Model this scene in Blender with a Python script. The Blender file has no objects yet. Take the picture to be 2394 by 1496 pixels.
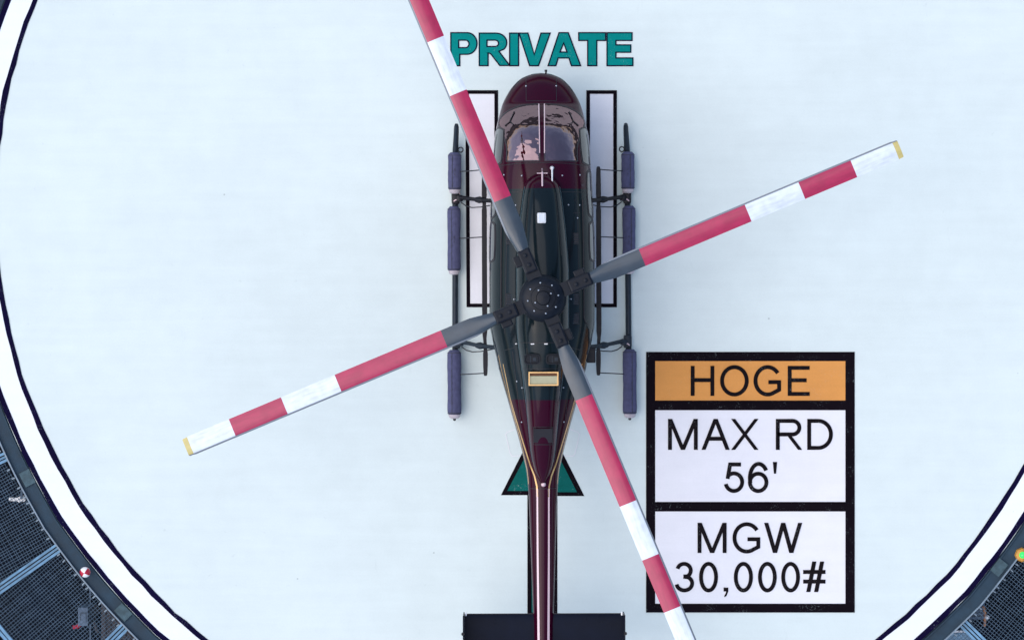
import bpy, bmesh, math, random
import numpy as np
from mathutils import Vector, Matrix
from mathutils.geometry import tessellate_polygon
random.seed(7)
SC = bpy.context.scene
COL = SC.collection
PI = math.pi

# ------------------------------------------------------------------ camera, sky, sun, exposure
CAM_H = 62.0                      # drone straight above the pad, metres above the deck
S0 = 160.0                        # photograph pixels per metre on the deck
cam = bpy.data.cameras.new('camera'); co = bpy.data.objects.new('camera', cam); COL.objects.link(co)
co.location = (0, 0, CAM_H); co.rotation_euler = (0, 0, 0)
cam.sensor_width = 36; cam.lens = 36 * CAM_H / (2394 / S0); cam.clip_start = 1; cam.clip_end = 6000
SC.camera = co
SUN_EL, SUN_AZ = 61.0, 264.0
w = bpy.data.worlds.new('World'); SC.world = w; w.use_nodes = True
nt = w.node_tree
sky = nt.nodes.new('ShaderNodeTexSky'); sky.sky_type = 'NISHITA'; sky.sun_disc = False
sky.sun_elevation = math.radians(SUN_EL); sky.sun_rotation = math.radians(SUN_AZ)
sky.air_density = 1.0; sky.dust_density = 1.5; sky.ozone_density = 1.0
bg = nt.nodes['Background']; bg.inputs[1].default_value = 0.13
nt.links.new(sky.outputs[0], bg.inputs[0])
sun = bpy.data.lights.new('sun', 'SUN'); so = bpy.data.objects.new('sun', sun); COL.objects.link(so)
sun.energy = 1.0; sun.angle = math.radians(75); sun.color = (1, 0.96, 0.9)
so.rotation_euler = (math.radians(90 - SUN_EL), 0, math.radians(180 - SUN_AZ)); so.location = (0, 0, 80)
SC.view_settings.view_transform = 'Standard'; SC.view_settings.look = 'None'
SC.view_settings.gamma = 1.0; SC.view_settings.exposure = 0.97
SC.view_settings.use_curve_mapping = False

# ------------------------------------------------------------------ helpers
def S(z): return S0 * CAM_H / (CAM_H - z)
def at(px, py, z=0.0): return Vector(((px - 1197) / S(z), -(py - 748) / S(z), z))

def mat(name, col, rough=0.5, metal=0.0, coat=0.0, noise=0.0, nscale=3.0, bump=0.0, bscale=40.0, spec=0.5, ndetail=6.0):
    m = bpy.data.materials.new(name); m.use_nodes = True
    n = m.node_tree.nodes; l = m.node_tree.links; b = n['Principled BSDF']
    b.inputs['Base Color'].default_value = (*col, 1); b.inputs['Roughness'].default_value = rough
    b.inputs['Metallic'].default_value = metal; b.inputs['Coat Weight'].default_value = coat
    b.inputs['Coat Roughness'].default_value = 0.05
    b.inputs['Specular IOR Level'].default_value = spec
    tc = n.new('ShaderNodeTexCoord')
    if noise:
        t = n.new('ShaderNodeTexNoise'); t.inputs['Scale'].default_value = nscale; t.inputs['Detail'].default_value = ndetail
        l.new(tc.outputs['Object'], t.inputs['Vector'])
        r = n.new('ShaderNodeMapRange'); r.inputs[1].default_value = 0.3; r.inputs[2].default_value = 0.7
        r.inputs[3].default_value = 1 - noise; r.inputs[4].default_value = 1 + noise
        l.new(t.outputs[0], r.inputs[0])
        v = n.new('ShaderNodeVectorMath'); v.operation = 'SCALE'; v.inputs[0].default_value = col
        l.new(r.outputs[0], v.inputs['Scale']); l.new(v.outputs[0], b.inputs['Base Color'])
        r2 = n.new('ShaderNodeMapRange'); r2.inputs[1].default_value = 0.3; r2.inputs[2].default_value = 0.7
        r2.inputs[3].default_value = max(0.02, rough * 0.85); r2.inputs[4].default_value = min(1, rough * 1.15)
        l.new(t.outputs[0], r2.inputs[0]); l.new(r2.outputs[0], b.inputs['Roughness'])
    if bump:
        t = n.new('ShaderNodeTexNoise'); t.inputs['Scale'].default_value = bscale; t.inputs['Detail'].default_value = 4
        l.new(tc.outputs['Object'], t.inputs['Vector'])
        bp = n.new('ShaderNodeBump'); bp.inputs['Strength'].default_value = bump; bp.inputs['Distance'].default_value = 0.01
        l.new(t.outputs[0], bp.inputs['Height']); l.new(bp.outputs[0], b.inputs['Normal'])
    return m

def obj(name, bm, mats, parent=None, smooth=None, loc=None):
    """bm is in world coordinates; the object takes its parent's (or loc's) origin."""
    o_ = Vector(loc) if loc is not None else (parent_origin(parent) if parent else Vector((0, 0, 0)))
    bmesh.ops.transform(bm, matrix=Matrix.Translation(-o_), verts=bm.verts)
    me = bpy.data.meshes.new(name); bm.to_mesh(me); bm.free()
    for m in (mats if isinstance(mats, (list, tuple)) else [mats]): me.materials.append(m)
    if smooth is not None:
        me.polygons.foreach_set('use_smooth', [True] * len(me.polygons))
        if smooth < 180:
            try: me.set_sharp_from_angle(angle=math.radians(smooth))
            except Exception: pass
    o = bpy.data.objects.new(name, me); COL.objects.link(o)
    if parent: o.parent = parent
    else: o.location = o_
    if parent and loc is not None: o.location = o_ - parent_origin(parent)
    return o
def parent_origin(p):
    v = Vector((0, 0, 0))
    while p is not None: v = v + Vector(p.location); p = p.parent
    return v
def thing(name, label, cat, loc, group=None):
    o = bpy.data.objects.new(name, None); COL.objects.link(o); o.location = loc; o.empty_display_size = 0.3
    o['label'] = label; o['category'] = cat
    if group: o['group'] = group
    return o
def tag(o, label, cat, group=None):
    o['label'] = label; o['category'] = cat
    if group: o['group'] = group
    return o

def add_box(bm, c, size, rotz=0.0, mi=0, bevel=0.0, rot=None):
    R = rot if rot is not None else Matrix.Rotation(rotz, 4, 'Z')
    g = bmesh.ops.create_cube(bm, size=1.0, matrix=Matrix.Translation(Vector(c)) @ R @ Matrix.Diagonal((*size, 1)))
    fs = set(f for v in g['verts'] for f in v.link_faces)
    for f in fs: f.material_index = mi
    if bevel:
        es = list(set(e for v in g['verts'] for e in v.link_edges))
        r = bmesh.ops.bevel(bm, geom=es, offset=bevel, segments=2, profile=0.6, affect='EDGES')
        for f in r['faces']: f.material_index = mi
def bar(bm, a, b, wid, hgt, mi=0):
    a, b = Vector(a), Vector(b); d = b - a
    R = d.to_track_quat('X', 'Z').to_matrix().to_4x4()
    add_box(bm, (a + b) / 2, (d.length, wid, hgt), rot=R, mi=mi)
def tube(bm, pts, rad, seg=10, mi=0, cap=True, sy=1.0):
    pts = [Vector(p) for p in pts]
    rads = rad if isinstance(rad, (list, tuple)) else [rad] * len(pts)
    rings = []
    for i, p in enumerate(pts):
        d = (pts[min(i + 1, len(pts) - 1)] - pts[max(i - 1, 0)]).normalized()
        up = Vector((0, 0, 1)) if abs(d.z) < 0.9 else Vector((1, 0, 0))
        u = d.cross(up).normalized(); v = u.cross(d).normalized()
        rings.append([bm.verts.new(p + u * math.cos(2 * PI * k / seg) * rads[i] + v * math.sin(2 * PI * k / seg) * rads[i] * sy) for k in range(seg)])
    for i in range(len(rings) - 1):
        for k in range(seg):
            f = bm.faces.new((rings[i][k], rings[i][(k + 1) % seg], rings[i + 1][(k + 1) % seg], rings[i + 1][k])); f.material_index = mi
    if cap:
        for r in (rings[0][::-1], rings[-1]):
            f = bm.faces.new(r); f.material_index = mi
def lathe(bm, c, prof, seg=32, mi=0, axis='Z'):
    c = Vector(c); rings = []
    for r, h in prof:
        ring = []
        for k in range(seg):
            a = 2 * PI * k / seg
            p = (r * math.cos(a), r * math.sin(a), h) if axis == 'Z' else ((r * math.cos(a), h, r * math.sin(a)) if axis == 'Y' else (h, r * math.cos(a), r * math.sin(a)))
            ring.append(bm.verts.new(c + Vector(p)))
        rings.append(ring)
    for i in range(len(rings) - 1):
        for k in range(seg):
            f = bm.faces.new((rings[i][k], rings[i][(k + 1) % seg], rings[i + 1][(k + 1) % seg], rings[i + 1][k])); f.material_index = mi
    for r in (rings[0][::-1], rings[-1]):
        f = bm.faces.new(r); f.material_index = mi
def sheet(bm, loops, z, mi=0):
    """flat polygon (outer loop and holes) from world xy points"""
    L = [[Vector((p[0], p[1], 0)) for p in lp] for lp in loops]
    flat = [p for lp in L for p in lp]
    vs = [bm.verts.new((p.x, p.y, z)) for p in flat]
    for t in tessellate_polygon(L):
        a, b, c = (vs[i] for i in t)
        nz = (b.co - a.co).cross(c.co - a.co).z
        if abs(nz) < 1e-12: continue
        try: f = bm.faces.new((a, b, c) if nz > 0 else (a, c, b)); f.material_index = mi
        except ValueError: pass
def pxsheet(bm, loops, z, mi=0):
    sheet(bm, [[at(*p, z) for p in lp] for lp in loops], z, mi)
def rect_px(x0, y0, x1, y1): return [(x0, y0), (x1, y0), (x1, y1), (x0, y1)]
def stroke(bm, pts, wd, z, closed=True, mi=0, side=0.0):
    """mitred ribbon along world xy points"""
    P = [Vector((p[0], p[1])) for p in pts]; n = len(P); A, B = [], []
    for i in range(n):
        d0 = (P[i] - P[i - 1]).normalized() if (closed or i > 0) else (P[1] - P[0]).normalized()
        d1 = (P[(i + 1) % n] - P[i]).normalized() if (closed or i < n - 1) else d0
        t = (d0 + d1)
        t = t.normalized() if t.length > 1e-6 else d0
        nn = Vector((-t.y, t.x)); k = min(2.2, 1 / max(0.3, nn.dot(Vector((-d0.y, d0.x)))))
        A.append(P[i] + nn * k * (wd / 2 + side)); B.append(P[i] - nn * k * (wd / 2 - side))
    va = [bm.verts.new((p.x, p.y, z)) for p in A]; vb = [bm.verts.new((p.x, p.y, z)) for p in B]
    for i in range(n if closed else n - 1):
        j = (i + 1) % n
        f = bm.faces.new((va[i], vb[i], vb[j], va[j])); f.material_index = mi
        f.normal_update()
        if f.normal.z < 0: f.normal_flip()
def ell(cx, cy, rx, ry, a0, a1, n=28):
    return [(cx + rx * math.cos(math.radians(a0 + (a1 - a0) * k / n)), cy - ry * math.sin(math.radians(a0 + (a1 - a0) * k / n))) for k in range(n + 1)]
# sign-painter's sans capitals: L = ribbon, C = closed ribbon, D = slanted bar cut level at both ends (unit box, y down)
SANS = {
 'H': [('L', [(0, -9), (0, 9)]), ('L', [(1, -9), (1, 9)]), ('L', [(0, .47), (1, .47)])],
 'O': [('C', ell(.5, .5, .5, .5, 0, 360, 44)[:-1])], '0': [('C', ell(.5, .5, .5, .5, 0, 360, 44)[:-1])],
 'G': [('L', ell(.5, .5, .5, .5, 34, 300, 40) + [(.97, .83), (.97, .55), (.53, .55)])],
 'E': [('L', [(9, 0), (0, 0), (0, 1), (9, 1)]), ('L', [(0, .475), (.94, .475)])],
 'M': [('L', [(0, -9), (0, 9)]), ('L', [(1, -9), (1, 9)]), ('D', (0, 0, .5, 1)), ('D', (1, 0, .5, 1))],
 'A': [('D', (.5, 0, 0, 1)), ('D', (.5, 0, 1, 1)), ('L', [(.2, .66), (.8, .66)])],
 'X': [('D', (0, 0, 1, 1)), ('D', (1, 0, 0, 1))],
 'R': [('L', [(0, 9), (0, 0)] + ell(.66, .25, .30, .25, 90, -90, 14) + [(0, .5)]), ('D', (.5, .53, 1, 1))],
 'D': [('C', [(0, 1), (0, 0)] + ell(.42, .5, .58, .5, 90, -90, 24))],
 '5': [('L', [(.9, 0), (.24, 0), (.09, .54)]), ('L', ell(.47, .665, .50, .33, 140, -168, 30))],
 '6': [('C', ell(.5, .68, .5, .32, 0, 360, 32)[:-1]), ('L', ell(.53, .52, .53, .52, 32, 200, 26))],
 'W': [('D', (0, 0, .26, 1)), ('D', (.5, 0, .26, 1)), ('D', (.5, 0, .74, 1)), ('D', (1, 0, .74, 1))],
 '3': [('L', ell(.46, .25, .43, .25, 165, -62, 26) + [(.42, .475)]), ('L', [(.42, .48)] + ell(.48, .735, .50, .262, 62, -172, 30))],
 '#': [('D', (.50, 0, .17, 1)), ('D', (.93, 0, .60, 1)), ('L', [(-9, .32), (9, .32)]), ('L', [(-9, .68), (9, .68)])],
 "'": [('Q', [(0, 0), (1, 0), (.75, 1), (.25, 1)])],
 ',': [('Q', [(0, 0), (1, 0), (1, .42), (.62, .86), (.2, 1), (.12, .88), (.5, .55), (.55, .40), (0, .40)])]}
def glyphs(bm, items, z, conv, wd=21):
    for ch, x0, y0, x1, y1 in items:
        h = wd / 2; m = 0
        def u(p):                                            # unit box to crop: centre lines keep half a stroke inside
            fx = min(max(p[0], 0), 1) if abs(p[0]) < 5 else p[0]
            X = x0 if p[0] < -5 else x1 if p[0] > 5 else x0 + h + p[0] * (x1 - x0 - wd)
            Y = y0 if p[1] < -5 else y1 if p[1] > 5 else y0 + h + p[1] * (y1 - y0 - wd)
            return at(*conv(X, Y))
        for kind, P in SANS[ch]:
            zz = z + 0.0007 * m; m += 1
            if kind in 'LC': stroke(bm, [u(p) for p in P], wd / 2.302 / S0, zz, closed=kind == 'C')
            elif kind == 'Q': sheet(bm, [[at(*conv(x0 + p[0] * (x1 - x0), y0 + p[1] * (y1 - y0))) for p in P]], zz)
            else:
                a, b, c, d = P; k = wd * 1.06; X0, X1 = x0 + a * (x1 - x0 - k), x0 + c * (x1 - x0 - k); Y0, Y1 = y0 + b * (y1 - y0), y0 + d * (y1 - y0)
                sheet(bm, [[at(*conv(*p)) for p in ((X0, Y0), (X0 + k, Y0), (X1 + k, Y1), (X1, Y1))]], zz)
def pchip(xs, ys):
    xs = np.array(xs, float); ys = np.array(ys, float); h = np.diff(xs); d = np.diff(ys) / h
    m = np.zeros_like(xs); m[0], m[-1] = d[0], d[-1]
    for i in range(1, len(xs) - 1):
        if d[i - 1] * d[i] > 0:
            w1, w2 = 2 * h[i] + h[i - 1], h[i] + 2 * h[i - 1]; m[i] = (w1 + w2) / (w1 / d[i - 1] + w2 / d[i])
    def f(x):
        x = min(max(x, xs[0]), xs[-1]); i = min(int(np.searchsorted(xs, x, 'right')) - 1, len(xs) - 2); t = (x - xs[i]) / h[i]
        return float((2*t**3-3*t*t+1)*ys[i] + (t**3-2*t*t+t)*h[i]*m[i] + (-2*t**3+3*t*t)*ys[i+1] + (t**3-t*t)*h[i]*m[i+1])
    return f

# ------------------------------------------------------------------ materials
def pad_paint(name, col, dirt=0.05, spec=0.2, chips=0.0):
    m = bpy.data.materials.new(name); m.use_nodes = True; n = m.node_tree.nodes; l = m.node_tree.links; b = n['Principled BSDF']
    tc = n.new('ShaderNodeTexCoord')
    def nz(scale, detail, lo, hi, o0, o1, rough=0.6, stretch=None):
        t = n.new('ShaderNodeTexNoise'); t.inputs['Scale'].default_value = scale; t.inputs['Detail'].default_value = detail; t.inputs['Roughness'].default_value = rough
        if stretch:
            mp = n.new('ShaderNodeMapping'); mp.inputs['Scale'].default_value = stretch; mp.inputs['Rotation'].default_value = (0, 0, 0.06); l.new(tc.outputs['Object'], mp.inputs[0]); l.new(mp.outputs[0], t.inputs['Vector'])
        else: l.new(tc.outputs['Object'], t.inputs['Vector'])
        r = n.new('ShaderNodeMapRange'); r.inputs[1].default_value = lo; r.inputs[2].default_value = hi; r.inputs[3].default_value = o0; r.inputs[4].default_value = o1
        l.new(t.outputs[0], r.inputs[0]); return r.outputs[0]
    def mul(a, b_):
        x = n.new('ShaderNodeMath'); x.operation = 'MULTIPLY'; l.new(a, x.inputs[0]); l.new(b_, x.inputs[1]); return x.outputs[0]
    f = mul(nz(0.35, 4, .3, .7, 1 - dirt, 1.0), nz(2.6, 8, .3, .7, 1 - dirt * .7, 1.0))
    f = mul(f, nz(38, 3, .25, .75, 1 - dirt * .6, 1.0))
    f = mul(f, nz(1.0, 5, .3, .7, 1 - dirt * .6, 1.0, .6, (0.5, 7, 1)))             # roller streaks
    f = mul(f, nz(1.0, 6, .66, .80, 1.0, 1 - dirt * 1.5, .7, (6, 0.9, 1)))           # rub marks
    f = mul(f, nz(9, 2, .70, .80, 1.0, 1 - dirt * 1.2))                        # rare darker scuffs
    # small specks of grit
    vo = n.new('ShaderNodeTexVoronoi'); vo.inputs['Scale'].default_value = 1.3; l.new(tc.outputs['Object'], vo.inputs['Vector'])
    r = n.new('ShaderNodeMapRange'); r.inputs[1].default_value = 0.008; r.inputs[2].default_value = 0.022; r.inputs[3].default_value = 0.6; r.inputs[4].default_value = 1.0
    l.new(vo.outputs['Distance'], r.inputs[0]); f = mul(f, r.outputs[0])
    v = n.new('ShaderNodeVectorMath'); v.operation = 'SCALE'; v.inputs[0].default_value = col
    l.new(f, v.inputs['Scale']); colour = v.outputs[0]
    if chips:                                                                  # flaked paint shows the deck coat
        mxc = n.new('ShaderNodeMix'); mxc.data_type = 'RGBA'; mxc.inputs[7].default_value = (0.42, 0.48, 0.47, 1)
        k = mul(nz(55, 5, .60, .66, 0, 1, .75), nz(3.5, 3, .50, .66, 0, chips))
        l.new(k, mxc.inputs[0]); l.new(colour, mxc.inputs[6]); colour = mxc.outputs[2]
    l.new(colour, b.inputs['Base Color'])
    b.inputs['Roughness'].default_value = 0.75; b.inputs['Specular IOR Level'].default_value = spec
    t = n.new('ShaderNodeTexNoise'); t.inputs['Scale'].default_value = 90; t.inputs['Detail'].default_value = 3; l.new(tc.outputs['Object'], t.inputs['Vector'])
    bp = n.new('ShaderNodeBump'); bp.inputs['Strength'].default_value = 0.15; bp.inputs['Distance'].default_value = 0.004
    l.new(t.outputs[0], bp.inputs['Height']); l.new(bp.outputs[0], b.inputs['Normal'])
    return m
M = {}
M['pad'] = pad_paint('pale_deck_paint', (0.665, 0.72, 0.675), 0.065)
M['white_band'] = pad_paint('white_line_paint', (0.82, 0.83, 0.84), 0.06)
M['panel_white'] = pad_paint('white_panel_paint', (0.78, 0.75, 0.75), 0.06)
M['line'] = pad_paint('navy_line_paint', (0.006, 0.003, 0.035), 0.35, 0.05, 0.5)
M['black_paint'] = pad_paint('black_marking_paint', (0.007, 0.003, 0.007), 0.35, 0.06, 0.6)
M['teal'] = pad_paint('teal_marking_paint', (0.001, 0.26, 0.23), 0.18, 0.05, 0.7)
M['arrow_green'] = pad_paint('faded_green_marking_paint', (0.006, 0.15, 0.125), 0.25, 0.05, 0.8)
M['orange'] = pad_paint('orange_marking_paint', (0.74, 0.31, 0.075), 0.12, 0.2, 0.6)
M['letter_black'] = pad_paint('black_letter_paint', (0.012, 0.008, 0.010), 0.35, 0.06, 0.6)
M['gutter'] = mat('grey_painted_channel', (0.021, 0.042, 0.062), 0.6, spec=0.2, noise=0.25, nscale=5)
M['gutter_plate'] = mat('worn_joint_plate', (0.05, 0.085, 0.098), 0.6, spec=0.2, noise=0.3, nscale=14)
M['rail'] = mat('pale_edge_rail', (0.16, 0.21, 0.25), 0.45, noise=0.2, nscale=8)
M['beam'] = mat('blue_grey_steel', (0.12, 0.235, 0.34), 0.5, spec=0.3, metal=0.0, noise=0.3, nscale=9)
M['wire'] = mat('net_wire', (0.085, 0.125, 0.165), 0.55, spec=0.2, metal=0.0, noise=0.35, nscale=6)
M['roof'] = mat('dark_roof_membrane', (0.0025, 0.004, 0.008), 0.9, spec=0.1, noise=0.5, nscale=1.4, bump=0.5, bscale=12)
M['brown_roof'] = mat('brown_grey_ribbed_roof', (0.06, 0.055, 0.06), 0.8, spec=0.2, noise=0.3, nscale=4)
M['ground'] = mat('city_ground', (0.045, 0.048, 0.05), 0.9, noise=0.5, nscale=0.05)
M['equip'] = mat('grey_painted_equipment', (0.10, 0.14, 0.20), 0.5, spec=0.3, noise=0.2, nscale=6)
M['equip_dark'] = mat('dark_equipment_slot', (0.02, 0.028, 0.04), 0.6)
M['paleroof'] = mat('pale_blue_metal_cover', (0.20, 0.32, 0.42), 0.5, noise=0.3, nscale=6)
M['white'] = mat('white_gloss_paint', (0.8, 0.78, 0.77), 0.3, noise=0.05, nscale=8)
M['redp'] = mat('red_gloss_paint', (0.40, 0.008, 0.03), 0.35, noise=0.08, nscale=9)
M['copper'] = mat('copper_pipe', (0.45, 0.20, 0.10), 0.4, metal=0.4, noise=0.3, nscale=20)
M['amber'] = mat('amber_painted_housing', (0.52, 0.24, 0.03), 0.4, noise=0.2, nscale=20)
M['skid'] = mat('black_skid_paint', (0.005, 0.004, 0.008), 0.38, noise=0.3, nscale=14, spec=0.25)
M['skid_grey'] = mat('charcoal_tube_paint', (0.012, 0.019, 0.028), 0.45, spec=0.25, noise=0.3, nscale=14)
M['cable'] = mat('black_cable', (0.012, 0.012, 0.016), 0.6)
M['float'] = mat('grey_float_fabric', (0.07, 0.07, 0.13), 0.75, spec=0.15, noise=0.16, nscale=18, bump=0.8, bscale=22)
M['float_cap'] = mat('pale_float_cap', (0.42, 0.36, 0.38), 0.6, noise=0.15, nscale=12)
M['strap'] = mat('dark_strap', (0.03, 0.03, 0.05), 0.7)
M['hub'] = mat('black_hub_metal', (0.003, 0.005, 0.010), 0.42, spec=0.2, metal=0.0, noise=0.3, nscale=16)
M['steel'] = mat('bare_steel', (0.35, 0.37, 0.40), 0.3, metal=0.9)
M['rubber'] = mat('black_window_seal', (0.012, 0.006, 0.012), 0.5)
M['pale_trim'] = mat('pale_trim', (0.66, 0.47, 0.48), 0.3, coat=0.3)
M['gold'] = mat('gold_pinstripe', (0.55, 0.33, 0.13), 0.22, metal=0.45, noise=0.15, nscale=6)
M['pale_gold'] = mat('pale_gold_metal', (0.30, 0.29, 0.19), 0.35, metal=0.5, noise=0.12, nscale=9)
M['brown_dark'] = mat('burnt_metal', (0.10, 0.04, 0.015), 0.5, metal=0.5)
M['seat'] = mat('grey_seat_leather', (0.22, 0.20, 0.26), 0.5, noise=0.15, nscale=10)
M['cabin'] = mat('dark_cabin_trim', (0.02, 0.012, 0.02), 0.7)
M['stab'] = mat('navy_black_stabiliser', (0.004, 0.006, 0.014), 0.3, coat=0.0, noise=0.2, nscale=3, spec=0.07)
M['seam'] = mat('panel_seam', (0.006, 0.003, 0.006), 0.6)
M['slate'] = mat('slate_gloss_paint', (0.022, 0.034, 0.042), 0.25, coat=0.6, noise=0.15, nscale=2.5)

def blur_tinted_body(name):  # red tint of the spinning blades put into nose and tail colour, slate between
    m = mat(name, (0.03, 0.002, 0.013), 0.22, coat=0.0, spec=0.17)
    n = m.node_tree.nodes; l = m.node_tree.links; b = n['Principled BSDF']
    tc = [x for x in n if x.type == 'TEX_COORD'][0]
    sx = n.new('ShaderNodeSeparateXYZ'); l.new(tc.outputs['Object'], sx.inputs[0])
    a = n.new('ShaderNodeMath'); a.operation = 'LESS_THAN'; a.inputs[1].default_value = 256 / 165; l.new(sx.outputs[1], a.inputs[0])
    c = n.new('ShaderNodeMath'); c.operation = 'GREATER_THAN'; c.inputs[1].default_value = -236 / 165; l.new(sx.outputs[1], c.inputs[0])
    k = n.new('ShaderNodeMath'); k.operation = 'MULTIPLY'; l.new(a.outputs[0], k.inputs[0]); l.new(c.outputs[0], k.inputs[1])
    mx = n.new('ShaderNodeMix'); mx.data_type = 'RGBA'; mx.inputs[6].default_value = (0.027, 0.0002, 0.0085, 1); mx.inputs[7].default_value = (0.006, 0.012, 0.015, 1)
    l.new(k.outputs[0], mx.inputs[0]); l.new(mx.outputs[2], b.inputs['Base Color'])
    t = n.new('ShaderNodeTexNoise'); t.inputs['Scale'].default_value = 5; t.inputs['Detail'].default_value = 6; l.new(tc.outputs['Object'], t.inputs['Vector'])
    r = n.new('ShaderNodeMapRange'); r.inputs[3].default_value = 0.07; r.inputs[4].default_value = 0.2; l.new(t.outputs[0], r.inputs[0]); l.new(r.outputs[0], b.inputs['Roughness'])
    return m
M['body'] = blur_tinted_body('slate_gloss_with_blur_tint')

def glass(name, tint, ior=1.75):
    m = bpy.data.materials.new(name); m.use_nodes = True; n = m.node_tree.nodes; l = m.node_tree.links
    n.remove(n['Principled BSDF']); out = n['Material Output']
    t = n.new('ShaderNodeBsdfTransparent'); t.inputs[0].default_value = (*tint, 1)
    g = n.new('ShaderNodeBsdfGlossy'); g.inputs[0].default_value = (1, 0.68, 0.72, 1); g.inputs['Roughness'].default_value = 0.015
    f = n.new('ShaderNodeFresnel'); f.inputs[0].default_value = ior
    tc = n.new('ShaderNodeTexCoord'); w_ = n.new('ShaderNodeTexNoise'); w_.inputs['Scale'].default_value = 4.5; w_.inputs['Detail'].default_value = 2.5; l.new(tc.outputs['Object'], w_.inputs['Vector'])
    bp = n.new('ShaderNodeBump'); bp.inputs['Strength'].default_value = 0.55; bp.inputs['Distance'].default_value = 0.045; l.new(w_.outputs[0], bp.inputs['Height']); l.new(bp.outputs[0], g.inputs['Normal'])   # moulded acrylic is wavy
    mx = n.new('ShaderNodeMixShader'); l.new(f.outputs[0], mx.inputs[0]); l.new(t.outputs[0], mx.inputs[1]); l.new(g.outputs[0], mx.inputs[2]); l.new(mx.outputs[0], out.inputs[0])
    return m
M['glass'] = glass('tinted_windscreen_glass', (0.20, 0.07, 0.14), 2.7)
M['dark_glass'] = mat('dark_door_glass', (0.012, 0.008, 0.012), 0.04, coat=0.5, spec=0.8)

def blade_paint():
    m = mat('banded_blade_paint', (0.5, 0.5, 0.5), 0.35, coat=0.2); n = m.node_tree.nodes; l = m.node_tree.links; b = n['Principled BSDF']
    tc = [x for x in n if x.type == 'TEX_COORD'][0]
    sx = n.new('ShaderNodeSeparateXYZ'); l.new(tc.outputs['Object'], sx.inputs[0])
    d = n.new('ShaderNodeMath'); d.operation = 'DIVIDE'; d.inputs[1].default_value = 5.6; l.new(sx.outputs[0], d.inputs[0])
    cr = n.new('ShaderNodeValToRGB'); cr.color_ramp.interpolation = 'CONSTANT'; e = cr.color_ramp.elements
    red, wh = (0.42, 0.014, 0.07, 1), (0.72, 0.76, 0.78, 1)
    stops = [(0, (0.035, 0.05, 0.065, 1)), (250, red), (519, wh), (652, red), (787, wh), (893, (0.60, 0.48, 0.16, 1))]
    for i, (r_, c_) in enumerate(stops):
        pos = r_ / S(3.05) / 5.6
        el = e[0] if i == 0 else (e[1] if i == 1 else e.new(pos)); el.position = pos; el.color = c_
    l.new(d.outputs[0], cr.inputs[0])
    t = n.new('ShaderNodeTexNoise'); t.inputs['Scale'].default_value = 7; t.inputs['Detail'].default_value = 6; l.new(tc.outputs['Object'], t.inputs['Vector'])
    r = n.new('ShaderNodeMapRange'); r.inputs[1].default_value = .3; r.inputs[2].default_value = .7; r.inputs[3].default_value = 0.82; r.inputs[4].default_value = 1.0; l.new(t.outputs[0], r.inputs[0])
    v = n.new('ShaderNodeVectorMath'); v.operation = 'SCALE'; l.new(cr.outputs[0], v.inputs[0]); l.new(r.outputs[0], v.inputs['Scale'])
    mp = n.new('ShaderNodeMapping'); mp.inputs['Scale'].default_value = (3, 26, 26); l.new(tc.outputs['Object'], mp.inputs[0])
    t2 = n.new('ShaderNodeTexNoise'); t2.inputs['Scale'].default_value = 1; t2.inputs['Detail'].default_value = 5; l.new(mp.outputs[0], t2.inputs['Vector'])
    r2 = n.new('ShaderNodeMapRange'); r2.inputs[1].default_value = .45; r2.inputs[2].default_value = .8; r2.inputs[3].default_value = 1.0; r2.inputs[4].default_value = 0.8; l.new(t2.outputs[0], r2.inputs[0])
    v2 = n.new('ShaderNodeVectorMath'); v2.operation = 'SCALE'; l.new(v.outputs[0], v2.inputs[0]); l.new(r2.outputs[0], v2.inputs['Scale'])
    le = n.new('ShaderNodeMath'); le.operation = 'GREATER_THAN'; le.inputs[1].default_value = 0.113; l.new(sx.outputs[1], le.inputs[0])
    mxl = n.new('ShaderNodeMix'); mxl.data_type = 'RGBA'; mxl.inputs[7].default_value = (0.20, 0.21, 0.23, 1); l.new(le.outputs[0], mxl.inputs[0]); l.new(v2.outputs[0], mxl.inputs[6]); l.new(mxl.outputs[2], b.inputs['Base Color'])
    return m
M['blade'] = blade_paint()

# ------------------------------------------------------------------ setting: ground, building roof, brown lower roof
bm = bmesh.new(); sheet(bm, [[(-3000, -3000), (3000, -3000), (3000, 3000), (-3000, 3000)]], -48)
o = obj('ground', bm, M['ground']); o['kind'] = 'structure'
ROOF_Z = -3.2
bm = bmesh.new(); add_box(bm, (0.4, 1.6, ROOF_Z - 22.4), (36, 34, 44.8))
o = obj('roof', bm, M['roof']); o['kind'] = 'structure'

# ------------------------------------------------------------------ helipad
PC = (1267, 485)
def ring_px(R, n=24, a0=167.8):
    return [(PC[0] + R * math.cos(math.radians(a0 + 360 / n * k)), PC[1] - R * math.sin(math.radians(a0 + 360 / n * k))) for k in range(n)]
BOW, SUB = 9.0, 10                                           # the built-up edge bows a little between its corners
def ring_w(R, z=0.0, wob=0.0):
    base = ring_px(R); out = []
    for i in range(24):
        for k in range(SUB):
            t = k / SUB; x = base[i][0] * (1 - t) + base[(i + 1) % 24][0] * t; y = base[i][1] * (1 - t) + base[(i + 1) % 24][1] * t
            d = math.hypot(x - PC[0], y - PC[1]); b = BOW * math.sin(PI * t) + random.uniform(-wob, wob)
            out.append(at(x + (x - PC[0]) / d * b, y + (y - PC[1]) / d * b, z))
    return out
NR = 24 * SUB
pad = thing('helipad', 'large pale blue many-sided rooftop helipad with white edge band and painted lettering', 'helipad', at(*PC, 0))
bm = bmesh.new()
top = [bm.verts.new((p.x, p.y, 0)) for p in ring_w(1346.8)]; bot = [bm.verts.new((p.x, p.y, -0.45)) for p in ring_w(1346.8)]
bm.faces.new(top[::-1] if False else top).normal_update(); bm.faces.new(bot[::-1])
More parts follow.
